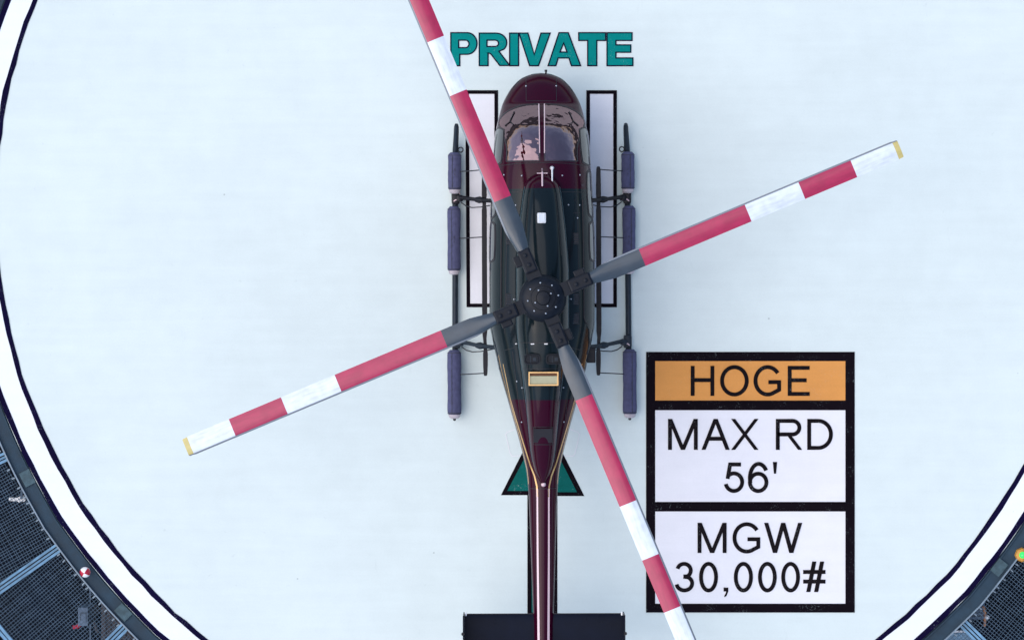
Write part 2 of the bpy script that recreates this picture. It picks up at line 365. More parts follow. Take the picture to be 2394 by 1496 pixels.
for i in range(NR): bm.faces.new((top[i], bot[i], bot[(i + 1) % NR], top[(i + 1) % NR]))
bmesh.ops.recalc_face_normals(bm, faces=bm.faces)
obj('deck', bm, M['pad'], pad)
def band(name, r0, r1, z, m, wob=0.0):
    bm = bmesh.new(); n = NR
    A, B = [bm.verts.new(p) for p in ring_w(r0, z, wob)], [bm.verts.new(p) for p in ring_w(r1, z, wob)]
    for i in range(n): bm.faces.new((A[i], B[i], B[(i + 1) % n], A[(i + 1) % n]))
    for f in bm.faces:
        f.normal_update()
        if f.normal.z < 0: f.normal_flip()
    return obj(name, bm, m, pad)
band('edge_band', 1286, 1336, 0.004, M['white_band'])
band('border_line', 1276.5, 1288.5, 0.008, M['line'], 1.5)
band('border_line', 1334.5, 1346.3, 0.008, M['line'], 0.9)
# gutter channel outside the deck edge, a step lower, with joint plates and a thin outer rail
bm = bmesh.new()
RW = {r: ring_w(r) for r in (1348.5, 1383, 1351, 1354)}
for i in range(NR):
    q = [RW[r][j] for r, j in ((1348.5, i), (1383, i), (1383, (i + 1) % NR), (1348.5, (i + 1) % NR))]
    t_ = [bm.verts.new((p.x, p.y, -0.06)) for p in q]; b_ = [bm.verts.new((p.x, p.y, -0.4)) for p in q]
    bm.faces.new(t_)
    for k in range(4): bm.faces.new((t_[k], b_[k], b_[(k + 1) % 4], t_[(k + 1) % 4]))
    # shallow inner lip
    for a_, b2 in ((1351, 1354),):
        q = [RW[r][j] for r, j in ((a_, i), (b2, i), (b2, (i + 1) % NR), (a_, (i + 1) % NR))]
        c_ = [bm.verts.new((p.x, p.y, -0.03)) for p in q]; d_ = [bm.verts.new((p.x, p.y, -0.059)) for p in q]
        bm.faces.new(c_)
        for k in range(4): bm.faces.new((c_[k], d_[k], d_[(k + 1) % 4], c_[(k + 1) % 4]))
bmesh.ops.recalc_face_normals(bm, faces=bm.faces)
obj('gutter_channel', bm, M['gutter'], pad)
def pol(R, deg, z=0.0): return at(PC[0] + R * math.cos(math.radians(deg)), PC[1] - R * math.sin(math.radians(deg)), z)
APO = math.cos(math.radians(7.5))
def rfac(deg):
    a = (deg - 167.8) % 15 - 7.5
    return APO / math.cos(math.radians(a))
for dg in (207.9, 224.2, 322.0, 306.0):
    bm = bmesh.new(); f_ = rfac(dg)
    p = pol(1370 * f_, dg, 0); R_ = math.radians(dg)
    add_box(bm, (p.x, p.y, -0.035), (0.165, 0.17, 0.03), R_, bevel=0.004)
    add_box(bm, (p.x + 0.09 * math.sin(R_), p.y - 0.09 * math.cos(R_), -0.04), (0.16, 0.10, 0.03), R_)
    obj('joint_plate', bm, M['gutter_plate'], pad)
bm = bmesh.new(); rw = ring_w(1384.5)
for i in range(NR): bar(bm, (rw[i].x, rw[i].y, -0.03), (rw[(i + 1) % NR].x, rw[(i + 1) % NR].y, -0.03), 0.020, 0.06)
obj('edge_rail', bm, M['rail'], pad)
bm = bmesh.new(); p = at(*PC, 0); lathe(bm, (p.x, p.y, 0), [(6.6, -3.3), (6.6, -0.46)], 48)
obj('support_core', bm, M['gutter'], pad)

# the letter H, two legs and a crossbar in black outline over a white fill
def hbox(x0, x1): return [(x0, 216), (x1, 216)]
H_out = [(1092, 216), (1160, 216), (1160, 425), (1375, 425), (1375, 216), (1438, 216), (1438, 714), (1375, 714), (1375, 500), (1160, 500), (1160, 714), (1095, 714)]
hm = bmesh.new(); pxsheet(hm, [H_out], 0.004); hf = obj('letter', hm, M['panel_white'], pad); hf['label'] = 'white capital H outlined in black beneath the helicopter'
hm = bmesh.new(); stroke(hm, [at(*p) for p in H_out], 8.5 / S0, 0.008, side=-4 / S0 if False else 0)
obj('letter_outline', hm, M['black_paint'], hf)
# arrow
A_out = [(1268, 965), (1366, 1159), (1303, 1159), (1303, 1440), (1233, 1440), (1233, 1157), (1171, 1157)]
A_in = [(1268, 992), (1349, 1150), (1294, 1150), (1294, 1431), (1243, 1431), (1243, 1147), (1186, 1147)]
bm = bmesh.new(); pxsheet(bm, [A_out], 0.004); ar = obj('arrow_marking', bm, M['black_paint'], pad); ar['label'] = 'teal arrow outlined in black under the tail boom'
bm = bmesh.new(); pxsheet(bm, [A_in], 0.008); obj('arrow_fill', bm, M['arrow_green'], ar)

for sg in (-1, 1):
    q = [(-64, 1003), (-82, 1009.5), (-86.5, 1014.5), (-76, 1059), (-71, 1066), (-49, 1064.5)]
    bm = bmesh.new(); stroke(bm, [at(1268.5 - sg * x, y) for x, y in q], 1.8 / S0, 0.004, closed=False); o = obj('outline_marking', bm, M['panel_white'], pad); o['label'] = 'faint pale rounded outline beside the tail root'
# PRIVATE, drawn letter by letter from crop coordinates
def c8(p): return (1030 + p[0] / 5.094, 50 + p[1] / 5.094)
def arc(cx, cy, rx, ry, a0, a1, n=10):
    return [(cx + rx * math.cos(math.radians(a0 + (a1 - a0) * k / n)), cy - ry * math.sin(math.radians(a0 + (a1 - a0) * k / n))) for k in range(n + 1)]
LET = {
 'P': [[(122, 140)] + arc(318, 268, 115, 128, 90, -90, 14) + [(228, 397), (228, 532), (122, 532)], [(215, 228)] + arc(298, 273, 40, 45, 90, -90, 8) + [(215, 318)]],
 'R': [[(460, 145)] + arc(660, 258, 128, 113, 90, -45, 12) + [(694, 360), (822, 530), (705, 530)] + arc(560, 440, 60, 60, 45, 90, 4) + [(565, 380), (565, 532), (460, 532)], [(552, 228)] + arc(650, 266, 40, 38, 90, -90, 8) + [(552, 304)]],
 'I': [[(822, 145), (928, 145), (928, 532), (822, 532)]],
 'V': [[(934, 145), (1040, 145), (1115, 400), (1195, 145), (1305, 145), (1165, 532), (1060, 532)]],
 'A': [[(1410, 140), (1520, 140), (1668, 532), (1558, 532), (1528, 440), (1400, 440), (1372, 532), (1280, 532)], [(1465, 262), (1506, 370), (1422, 370)]],
 'T': [[(1645, 140), (1965, 140), (1965, 232), (1860, 232), (1860, 532), (1752, 532), (1752, 232), (1645, 232)]],
 'E': [[(1982, 140), (2280, 140), (2280, 232), (2088, 232), (2088, 285), (2265, 285), (2265, 372), (2088, 372), (2088, 440), (2290, 440), (2290, 532), (1982, 532)]]}
word = bpy.data.objects.new('lettering', None); COL.objects.link(word); word.parent = pad; word['label'] = 'teal word PRIVATE with dark outline ahead of the nose'
wp = at(1267, 118, 0); word.location = wp - parent_origin(pad)
for ch, loops in LET.items():
    bm = bmesh.new(); zf = 0.004
    px = [[c8(p) for p in lp] for lp in loops]
    pxsheet(bm, px, zf, 0)
    for lp in px: stroke(bm, [at(*p) for p in lp], 2.9 / S0, 0.008, mi=1)
    obj('letter', bm, [M['teal'], M['line']], word)

# limits table
tb = bpy.data.objects.new('limits_table', None); COL.objects.link(tb); tb.parent = pad; tb.location = at(1754, 1127, 0) - parent_origin(pad)
tb['label'] = 'black framed table of helipad limits with an orange top cell'
bm = bmesh.new()
pxsheet(bm, [rect_px(1510.4, 822.6, 1998.2, 1431), rect_px(1531.7, 843.9, 1976.5, 936), rect_px(1531.7, 958.6, 1976.5, 1172.7), rect_px(1531.7, 1195, 1976.5, 1410.3)], 0.008)
obj('table_frame', bm, M['black_paint'], tb)
bm = bmesh.new(); pxsheet(bm, [rect_px(1525, 838, 1985, 945)], 0.004); obj('orange_panel', bm, M['orange'], tb)
bm = bmesh.new(); pxsheet(bm, [rect_px(1525, 948, 1985, 1421)], 0.004); obj('white_panel', bm, M['panel_white'], tb)
def c7(x, y): return (1480 + x / 2.302, 800 + y / 2.302)
for lab, items in (
  ('HOGE', [('H', 310, 127, 437, 288), ('O', 468, 123, 622, 291), ('G', 648, 123, 800, 291), ('E', 832, 127, 950, 288)]),
  ('MAX RD', [('M', 188, 412, 348, 578), ('A', 368, 412, 520, 578), ('X', 527, 412, 675, 578), ('R', 768, 412, 910, 578), ('D', 937, 412, 1075, 578)]),
  ("56'", [('5', 490, 646, 600, 810), ('6', 618, 643, 728, 810), ("'", 752, 643, 775, 706)]),
  ('MGW', [('M', 347, 970, 503, 1132), ('G', 535, 967, 688, 1135), ('W', 705, 970, 910, 1132)]),
  ('30,000#', [('3', 225, 1180, 330, 1344), ('0', 355, 1180, 457, 1344), (',', 487, 1318, 512, 1370), ('0', 542, 1180, 645, 1344), ('0', 672, 1180, 773, 1344), ('0', 797, 1180, 898, 1344), ('#', 915, 1178, 1035, 1342)])):
    bm = bmesh.new(); glyphs(bm, items, 0.012, c7); o = obj('lettering', bm, M['letter_black'], tb); o['label'] = 'black lettering reading ' + lab

# ------------------------------------------------------------------ safety net round the deck
NET_IN, NET_OUT, NZ = 1387, 1602, -0.10
def net_panel(a0, a1, label):
    am = (a0 + a1) / 2; c = pol(1494, am, NZ)
    t = thing('net_panel', label, 'safety net', c, 'safety net panels round the deck')
    u = Vector((math.cos(math.radians(am)), math.sin(math.radians(am)), 0)); v = Vector((-u.y, u.x, 0)); ctr = pol(0, 0, NZ)
    bm = bmesh.new(); r0, r1 = NET_IN / S0, NET_OUT / S0; pitch = 7.25 / S0; wr = 0.0033
    tan = math.tan(math.radians((a1 - a0) / 2))
    sg_, ph_ = random.uniform(.04, .11), random.uniform(0, 6)
    def sag(r, s, w_): return -sg_ * (1 + .35 * math.sin(5 * s + ph_)) * math.sin(PI * min(1, max(0, (r - r0) / (r1 - r0)))) * math.cos(PI / 2 * max(-1, min(1, s / w_)))
    r = r0 + 0.01
    while r < r1:                                            # wires along the deck edge
        w_ = r * tan - 0.07; jit = random.uniform(-.007, .007); pts = []
        for k in range(7):
            s = -w_ + 2 * w_ * k / 6; p = ctr + u * (r + jit + random.uniform(-.002, .002)) + v * s; p.z = NZ + sag(r, s, w_); pts.append(p)
        tube(bm, pts, wr, 4, cap=False); r += pitch
    n = int((r1 * tan - 0.07) / pitch)
    for k in range(-n, n + 1):                               # wires running outwards
        s = k * pitch + random.uniform(-.006, .006); rs = max(r0, (abs(s) + 0.07) / tan)
        if rs > r1 - 0.05: continue
        pts = []
        for q in range(7):
            rr = rs + (r1 - rs) * q / 6; p = ctr + u * rr + v * (s + random.uniform(-.002, .002)); p.z = NZ + 0.006 + sag(rr, s, rr * tan - .07); pts.append(p)
        tube(bm, pts, wr * 1.25, 4, cap=False)
    obj('wire_mesh', bm, M['wire'], t)
    bm = bmesh.new(); w_ = r1 * tan
    for d, z_ in ((0.0, 0.0), (0.06, -0.01)):
        a = ctr + u * (r1 + d) - v * w_; b = ctr + u * (r1 + d) + v * w_; a.z = b.z = NZ + z_
        bar(bm, a, b, 0.045, 0.07)
    obj('outer_rail', bm, M['beam'], t)
    for k in range(-5, 6):                                   # clips that hold the mesh to the deck rail
        s = k * r0 * tan / 5.6; p = ctr + u * (r0 + 0.012) + v * (s + random.uniform(-.03, .03)); bm = bmesh.new()
        add_box(bm, (p.x, p.y, NZ + 0.012), (0.05, 0.022, 0.016), math.radians(am + random.uniform(-9, 9)), bevel=0.003); obj('clip', bm, M['rail'], t)
    return t
net_panel(194.9, 204.9, 'sliver of safety net at the left picture edge above the first support arm')
net_panel(204.9, 215.1, 'safety net panel over a white floodlight, left of the deck')
net_panel(215.1, 225.1, 'safety net panel over a grey cabinet beside the red and white ball')
net_panel(225.1, 235.1, 'safety net panel over bare brown roof at the lower left')
net_panel(305.4, 315.4, 'safety net panel over pale blue cover at the lower right')
net_panel(315.4, 325.4, 'safety net panel over a copper pipe below the amber lamp')
net_panel(325.4, 335.4, 'safety net panel above the amber lamp at the right picture edge')
def support_arm(deg, label):
    t = thing('support_arm', label, 'support arm', pol(1400, deg, -0.1), 'support arms of the safety net')
    u = Vector((math.cos(math.radians(deg)), math.sin(math.radians(deg)), 0)); v = Vector((-u.y, u.x, 0)); ctr = pol(0, 0, 0)
    r0, r1 = 1387 * rfac(deg) / S0, 1612 / S0
    for name, off, wd, hz, m in (('flange', -0.052, 0.036, -0.10, 'beam'), ('web', 0.0, 0.030, -0.11, 'beam'), ('flange', 0.050, 0.038, -0.10, 'beam')):
        bm = bmesh.new(); a = ctr + u * r0 + v * off; b = ctr + u * r1 + v * off; a.z = hz; b.z = hz + 0.05
        bar(bm, a, b, wd, 0.06); obj(name, bm, M[m], t)
    bm = bmesh.new(); a = ctr + u * r0; b = ctr + u * r1; a.z = -0.17; b.z = -0.12; bar(bm, a, b, 0.135, 0.02)
    obj('base_plate', bm, M['equip_dark'], t)
support_arm(204.9, 'blue grey steel arm at the left picture edge, highest of the net arms')
support_arm(215.1, 'blue grey steel arm just above the red and white ball')
support_arm(225.1, 'blue grey steel arm crossing the brown roof at lower left')
support_arm(315.4, 'blue grey steel arm at lower right between pale cover and copper pipe')

# marker ball, edge lamp, things below the net
p = at(199, 1337, 0.16); t = thing('marker_ball', 'red and white quartered ball on the gutter at the deck edge', 'marker ball', (p.x, p.y, -0.03))
bm = bmesh.new(); lathe(bm, (p.x, p.y, 0), [(0.035, -0.06), (0.035, -0.045), (0.014, -0.04), (0.014, 0.1)], 14); obj('post', bm, M['skid_grey'], t)
bm = bmesh.new(); g = bmesh.ops.create_uvsphere(bm, u_segments=32, v_segments=24, radius=0.078)
for f in bm.faces:
    c = f.calc_center_median(); f.material_index = 1 if (c.x * c.y > 0) != (c.z < 0) else 0
bmesh.ops.transform(bm, matrix=Matrix.Translation((p.x, p.y, 0.155)) @ Matrix.Rotation(math.radians(-32), 4, 'Z') @ Matrix.Rotation(math.radians(9), 4, 'X'), verts=bm.verts)
obj('ball', bm, [M['white'], M['redp']], t, smooth=180)

p = at(2391, 1297, 0.05); t = thing('edge_lamp', 'amber housed perimeter lamp with a lit green lens at right edge', 'lamp', (p.x, p.y, -0.08))
bm = bmesh.new(); lathe(bm, (p.x, p.y, 0), [(0.10, -0.09), (0.11, -0.04), (0.095, 0.02), (0.06, 0.04)], 8); obj('housing', bm, M['amber'], t)
bm = bmesh.new(); add_box(bm, (p.x, p.y, -0.115), (0.22, 0.16, 0.02), math.radians(-36)); obj('bracket', bm, M['rail'], t)
gm = bpy.data.materials.new('green_lens'); gm.use_nodes = True; b = gm.node_tree.nodes['Principled BSDF']
b.inputs['Base Color'].default_value = (0.02, 0.5, 0.06, 1); b.inputs['Emission Color'].default_value = (0.05, 0.8, 0.15, 1); b.inputs['Emission Strength'].default_value = 0.45; b.inputs['Roughness'].default_value = 0.1
bm = bmesh.new(); lathe(bm, (p.x, p.y, 0), [(0.05, 0.04), (0.048, 0.07), (0.03, 0.095), (0.008, 0.104)], 18); obj('lens', bm, gm, t, smooth=60)

def low(px, py, z): return at(px, py, z)
z0 = ROOF_Z
# white floodlight under the net
p = low(40, 1167, -0.9); t = thing('floodlight', 'white floodlight hanging under the net at the left edge', 'floodlight', p)
bm = bmesh.new(); add_box(bm, p, (0.24, 0.055, 0.09), math.radians(-3), bevel=0.012); add_box(bm, p + Vector((0.07, 0.01, 0.02)), (0.12, 0.085, 0.07), math.radians(20), bevel=0.015); obj('housing', bm, M['white'], t)
bm = bmesh.new(); tube(bm, [p + Vector((0.06, 0.0, 0)), p + Vector((0.10, 0.10, 0.25)), p + Vector((0.13, 0.16, 0.5))], 0.02, 8); obj('bracket', bm, M['equip'], t)
# grey cabinet
p = low(194, 1441, z0 + 0.9); t = thing('roof_cabinet', 'grey steel cabinet with a dark slot on the roof beneath the net', 'cabinet', (p.x, p.y, z0))
bm = bmesh.new(); add_box(bm, (p.x, p.y, z0 + 0.45), (0.15, 0.28, 0.9), bevel=0.008); obj('body', bm, M['equip'], t)
bm = bmesh.new(); add_box(bm, (p.x + 0.01, p.y + 0.06, z0 + 0.903), (0.09, 0.013, 0.012)); add_box(bm, (p.x - 0.035, p.y + 0.005, z0 + 0.903), (0.012, 0.12, 0.012)); obj('slot', bm, M['equip_dark'], t)
bm = bmesh.new(); add_box(bm, (p.x + 0.01, p.y - 0.02, z0 + 0.908), (0.075, 0.13, 0.014), bevel=0.003); obj('lid', bm, M['equip'], t)
bm = bmesh.new(); q = low(178, 1464, z0 + 0.3); tube(bm, [(q.x - .05, q.y - .01, z0 + .3), (q.x + .02, q.y, z0 + .3), (q.x + .06, q.y + .03, z0 + .3)], 0.03, 8); tube(bm, [(q.x, q.y, z0), (q.x, q.y, z0 + .3)], 0.02, 8)
tag(obj('hose_valve', bm, M['redp'], loc=(q.x, q.y, z0)), 'small red valve on the roof beside the grey cabinet', 'valve')
# clutter by the cabinet
for px, py, a, lab, sx in ((221, 1426, 10, 'rusty brown duct stub between grey cabinet and brown roof', 0.12),):
    p = low(px, py, z0 + 0.4); t = thing('duct_stub', lab, 'duct', (p.x, p.y, z0))
    bm = bmesh.new(); lathe(bm, (p.x, p.y, z0), [(0.05, 0.0), (0.05, 0.3), (0.085, 0.31), (0.08, 0.36), (0.02, 0.40)], 14); obj('cowl', bm, M['brown_roof'], t)
    bm = bmesh.new(); tube(bm, [(p.x, p.y - .05, z0 + .2), (p.x - .03, p.y - .2, z0 + .2), (p.x + .02, p.y - .35, z0 + .1)], 0.025, 8); obj('pipe', bm, M['brown_roof'], t)
# brown ribbed lower roof shed
a = low(237, 1392, z0 + 1.4); b_ = low(640, 1740, z0 + 1.4)
t = thing('roof_shed', 'brown grey ribbed shed roof under the net at lower left', 'shed', ((a.x + b_.x) / 2, (a.y + b_.y) / 2, z0))
bm = bmesh.new(); add_box(bm, ((a.x + b_.x) / 2, (a.y + b_.y) / 2 + .6, z0 + 0.7), (b_.x - a.x - .04, a.y - b_.y + 1.2, 1.38)); obj('wall', bm, M['brown_roof'], t)
bm = bmesh.new(); add_box(bm, ((a.x + b_.x) / 2, (a.y + b_.y) / 2 + .6, z0 + 1.40), (b_.x - a.x, a.y - b_.y + 1.24, 0.04))
x = a.x + 0.06
while x < b_.x: add_box(bm, (x, (a.y + b_.y) / 2 + .6, z0 + 1.425), (0.014, a.y - b_.y + 1.2, 0.03)); x += 0.075
obj('ribbed_roof', bm, M['brown_roof'], t)
# conduit line beside shed
p = low(206, 1500, z0 + 0.1)
bm = bmesh.new(); tube(bm, [(p.x + .03, p.y + .9, z0 + .06), (p.x + .03, p.y - .3, z0 + .06)], 0.012, 6)
tag(obj('conduit', bm, M['equip'], loc=(p.x, p.y, z0)), 'thin grey conduit along the roof next to the cabinet', 'conduit')
# lower right: pale cover, copper pipe, white fitting
a = low(2212, 1478, z0 + 1.2); b_ = low(2278, 1560, z0 + 1.2)
t = thing('equipment_cover', 'pale blue metal cover with white rail under the net at lower right', 'equipment cover', ((a.x + b_.x) / 2, (a.y + b_.y) / 2, z0))
bm = bmesh.new(); add_box(bm, ((a.x + b_.x) / 2, (a.y + b_.y) / 2, z0 + 0.6), (b_.x - a.x, a.y - b_.y, 1.2), bevel=0.02); obj('body', bm, M['paleroof'], t)
bm = bmesh.new(); bar(bm, (a.x - .02, a.y + .02, z0 + 1.25), (b_.x - .08, a.y + .02, z0 + 1.25), 0.03, 0.03); obj('rail', bm, M['white'], t)
a = low(2262, 1424, z0 + 0.9); t = thing('vent_box', 'blue grey flat vent box beside the lower right support arm', 'vent', (a.x, a.y, z0))
bm = bmesh.new(); add_box(bm, (a.x + .1, a.y, z0 + 0.45), (0.32, 0.30, 0.9), bevel=0.01); obj('body', bm, M['equip'], t)
bm = bmesh.new()
for k in range(5): add_box(bm, (a.x + .14, a.y - .1 + .05 * k, z0 + 0.905), (0.2, 0.012, 0.014))
obj('louvre', bm, M['equip_dark'], t)
p = low(2303, 1440, z0 + 1.0); t = thing('copper_pipe', 'copper pipe with white valve below the net at lower right', 'pipe', (p.x, p.y, z0))
bm = bmesh.new(); tube(bm, [(p.x - .02, p.y + .13, z0 + 1.0), (p.x, p.y + .02, z0 + 1.02), (p.x - .01, p.y - .15, z0 + 1.0)], 0.022, 10); tube(bm, [(p.x - .02, p.y + .13, z0), (p.x - .02, p.y + .13, z0 + 1.0)], 0.022, 8); obj('pipe', bm, M['copper'], t)
bm = bmesh.new(); lathe(bm, (p.x + .03, p.y - .01, z0 + 1.02), [(0.02, 0), (0.035, 0.01), (0.03, 0.06), (0.012, 0.075)], 14); obj('valve', bm, M['white'], t)
p = low(2321, 1369, -0.45); bm = bmesh.new(); tube(bm, [p + Vector((0, 0.02, 0.3)), p, p + Vector((-.02, -.03, -.02))], [0.012, 0.022, 0.018], 8); add_box(bm, p + Vector((-.005, -.01, .02)), (0.045, 0.05, 0.05), 0.6, bevel=0.008)
tag(obj('cable_clamp', bm, M['white'], loc=p), 'tiny white clamp on the net edge below the amber lamp', 'clamp')

# ------------------------------------------------------------------ helicopter
XC, YC = 1267, 697
hub_w = at(XC, YC, 3.05); hub_w.x = at(1267.8, 0, 1.5).x
heli = thing('helicopter', 'dark slate helicopter, red rotor-blur tint coloured into nose and tail, with red and white banded rotor blades on skid floats', 'helicopter', (hub_w.x, hub_w.y, 0))
HX = heli.location.x
SB = S(1.4)                                                  # scale for the body's own heights
CX, CY = (1197), (748)
def by(py): return -(py - CY) / SB                            # world y of a station
def bx(dx): return dx / SB                                   # half width in metres
ST = [ # py, half width px, ztop, zbot
 (167.5, 3, 1.00, 0.92), (169, 18, 1.06, 0.86), (172, 29, 1.10, 0.81), (180, 47, 1.16, 0.74), (193, 62, 1.23, 0.68), (207, 73.5, 1.28, 0.63), (224, 83.5, 1.33, 0.59),
 (240, 91, 1.37, 0.56), (250, 94.5, 1.46, 0.55), (262, 98, 1.56, 0.53), (280, 102.5, 1.70, 0.52), (300, 106.5, 1.835, 0.5), (320, 109.5, 1.905, 0.5), (340, 111.5, 1.94, 0.5), (380, 114, 1.99, 0.5), (407, 115.5, 2.01, 0.5), (457, 117.5, 2.02, 0.5), (507, 120.5, 2.02, 0.5),
 (574, 123, 2.02, 0.5), (640, 124, 2.02, 0.5), (700, 124, 2.02, 0.5), (757, 123, 2.0, 0.5), (787, 118, 1.99, 0.52), (814, 112.5, 1.97, 0.56), (834, 108, 1.95, 0.6), (867, 101, 1.93, 0.68), (900, 92, 1.9, 0.76),
 (934, 82, 1.87, 0.86), (968, 72.5, 1.84, 0.96), (1001, 63, 1.81, 1.06), (1034, 54, 1.78, 1.15), (1068, 45.5, 1.75, 1.22), (1100, 38.5, 1.72, 1.27), (1135, 35, 1.70, 1.30), (1160, 33.5, 1.69, 1.31), (1250, 30, 1.67, 1.34), (1400, 25, 1.65, 1.37), (1490, 22, 1.64, 1.39), (1650, 17, 1.62, 1.42), (1790, 12, 1.60, 1.45)]
fHW = pchip([s[0] for s in ST], [s[1] for s in ST]); fZT = pchip([s[0] for s in ST], [s[2] for s in ST]); fZB = pchip([s[0] for s in ST], [s[3] for s in ST])
fZM = pchip([167, 250, 400, 800, 1000, 1160, 1790], [0.96, 1.05, 1.15, 1.2, 1.38, 1.5, 1.52])
fN = pchip([167, 240, 400, 700, 1000, 1160, 1790], [2.0, 2.2, 2.6, 2.6, 2.2, 2.0, 2.0])
def body_pt(py, ang):
    n = fN(py); c, s = math.cos(ang), math.sin(ang); hw = bx(fHW(py)); zm = fZM(py); dz = (fZT(py) - zm) if s >= 0 else (zm - fZB(py))
    return Vector((HX + hw * math.copysign(abs(c) ** (2 / n), c), by(py), zm + dz * math.copysign(abs(s) ** (2 / n), s)))
def body_top(dx, py, up=0.0):
    n = fN(py); h = fHW(py); q = min(0.9995, abs(dx) / h); zm = fZM(py)
    return Vector((HX + bx(dx), by(py), zm + (fZT(py) - zm) * (1 - q ** n) ** (1 / n) + up))
fYB = pchip([0, 40, 70, 92, 105, 130], [242.5, 246, 255, 270, 289, 320])
fXO = pchip([230, 288, 310, 330, 350, 381, 400], [104, 101, 93, 86, 82, 83, 84])
YTOP = 380
def in_glass(dx, py, k): return 7 + k < dx < fXO(py) - k and fYB(dx) + k < py < YTOP - k
def loft(ys, seg, ptf, cut=None, mi=0, cap=True):
    bm = bmesh.new(); rings = []
    for y in ys: rings.append([bm.verts.new(ptf(y, 2 * PI * (k + 0.5) / seg)) for k in range(seg)])
    for i in range(len(rings) - 1):
        ym = (ys[i] + ys[i + 1]) / 2
        for k in range(seg):
            q = (rings[i][k], rings[i][(k + 1) % seg], rings[i + 1][(k + 1) % seg], rings[i + 1][k])
            if cut:
                c = sum((v.co for v in q), Vector()) / 4
                if c.z > 1.2 and cut(abs(c.x - HX) * SB, ym): continue
            bm.faces.new(q)
    if cap: bm.faces.new(rings[0][::-1]); bm.faces.new(rings[-1])
    bmesh.ops.recalc_face_normals(bm, faces=bm.faces)
    return bm
ys = [167.5, 168.2, 169, 170.5, 172] + list(np.arange(175, 236, 4)) + list(np.arange(237, 384, 1.6)) + list(np.arange(385, 1136, 6)) + [1136]
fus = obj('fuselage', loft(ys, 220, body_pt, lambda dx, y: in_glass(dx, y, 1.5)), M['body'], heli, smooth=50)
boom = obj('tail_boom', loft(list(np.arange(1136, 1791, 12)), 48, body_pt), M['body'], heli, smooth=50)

def ribbon(bm, pts, wpx, surf, up=0.004, mi=0, step=4.0):
    """thin strip that follows the skin; pts are (dx, py) offsets from the centreline"""
    P = []
    for i in range(len(pts) - 1):
        a, b = Vector(pts[i]), Vector(pts[i + 1]); n = max(1, int((b - a).length / step))
        for k in range(n): P.append(a + (b - a) * k / n)
    P.append(Vector(pts[-1])); W = wpx if isinstance(wpx, (list, tuple)) else (wpx, wpx)
    L, R = [], []
    for i, p in enumerate(P):
        d = (P[min(i + 1, len(P) - 1)] - P[max(i - 1, 0)]).normalized(); nn = Vector((-d.y, d.x)); w_ = (W[0] + (W[1] - W[0]) * i / max(1, len(P) - 1)) / 2
        a, b = p + nn * w_, p - nn * w_
        L.append(bm.verts.new(surf(a.x, a.y, up))); R.append(bm.verts.new(surf(b.x, b.y, up)))
    for i in range(len(P) - 1):
        f = bm.faces.new((L[i], R[i], R[i + 1], L[i + 1])); f.material_index = mi; f.normal_update()
        if f.normal.z < 0: f.normal_flip()

# windscreen panes with seals, and the pale strips either side of the centre post
for sg in (-1, 1):
    bm = bmesh.new(); NA, NB = 24, 30; G = []
    for i in range(NA + 1):
        row = []
        for j in range(NB + 1):
            a = i / NA; y0 = fYB(6 + a * 98); y = y0 + (YTOP - y0) * j / NB; dx = 6 + a * (fXO(y) - 6)
            p = body_top(dx * sg, y, 0.002); row.append(bm.verts.new(p))
        G.append(row)
    for i in range(NA):
        for j in range(NB): bm.faces.new((G[i][j], G[i + 1][j], G[i + 1][j + 1], G[i][j + 1]))
    bmesh.ops.recalc_face_normals(bm, faces=bm.faces)
    if sum(f.normal.z for f in bm.faces) < 0: bmesh.ops.reverse_faces(bm, faces=bm.faces)
    pane = obj('windscreen', bm, M['glass'], heli, smooth=180)
    bm = bmesh.new(); bd = []
    for i in range(NA + 1): a = i / NA; dx = 6 + a * 98; bd.append((min(dx, fXO(fYB(dx))) * sg, fYB(dx)))
    for j in range(1, 20): y = fYB(104) + (YTOP - fYB(104)) * j / 20; bd.append((fXO(y) * sg, y))
    bd.append((fXO(YTOP) * sg, YTOP)); bd.append((6 * sg, YTOP)); bd.append((6 * sg, fYB(6)))
    ribbon(bm, bd, 3.2, body_top, 0.007); obj('seal', bm, M['rubber'], pane)
    bm = bmesh.new(); ribbon(bm, [(6.6 * sg, 243), (5.6 * sg, 362)], (2.6, 1.8), body_top, 0.012); obj('post_trim', bm, M['pale_trim'], pane)
    bm = bmesh.new(); w0, w1, w2 = body_top(64 * sg, 262, 0.02), body_top(74 * sg, 285, 0.022), body_top(86 * sg, 296, 0.022)
    tube(bm, [w0, w1], 0.007, 6); tube(bm, [body_top(66 * sg, 294, .022), w1 + Vector((0, -.005, 0)), w2], 0.009, 6); obj('wiper', bm, M['skid'], pane)
# door windows: dark panes on the cabin side
def side_patch(name, sg, y0, y1, a0, a1, parent, m, off=0.006, inset=0.0):
    bm = bmesh.new(); G = []
    for i in range(15):
        row = []
        for j in range(11):
            u, v = i / 14 * 2 - 1, j / 10 * 2 - 1
            # rounded corners
            k = max(0.0, (u * u * v * v)); uu, vv = u * (1 - 0.13 * v * v), v * (1 - 0.13 * u * u)
            y = (y0 + y1) / 2 + uu * (y1 - y0) / 2; a = math.radians((a0 + a1) / 2 + vv * (a1 - a0) / 2)
            p = body_pt(y, a); e = 0.01
            n = (body_pt(y, a + e) - p).cross(body_pt(y + 1, a) - p); n = n.normalized() if n.length > 0 else Vector((1, 0, 0))
            if n.x * math.cos(a) + n.z * math.sin(a) < 0: n = -n
            p = p + n * off; row.append(bm.verts.new((HX + sg * (p.x - HX), p.y, p.z)))
        G.append(row)
    for i in range(14):
        for j in range(10): bm.faces.new((G[i][j], G[i + 1][j], G[i + 1][j + 1], G[i][j + 1]))
    bmesh.ops.recalc_face_normals(bm, faces=bm.faces)
    return obj(name, bm, m, parent, smooth=180)
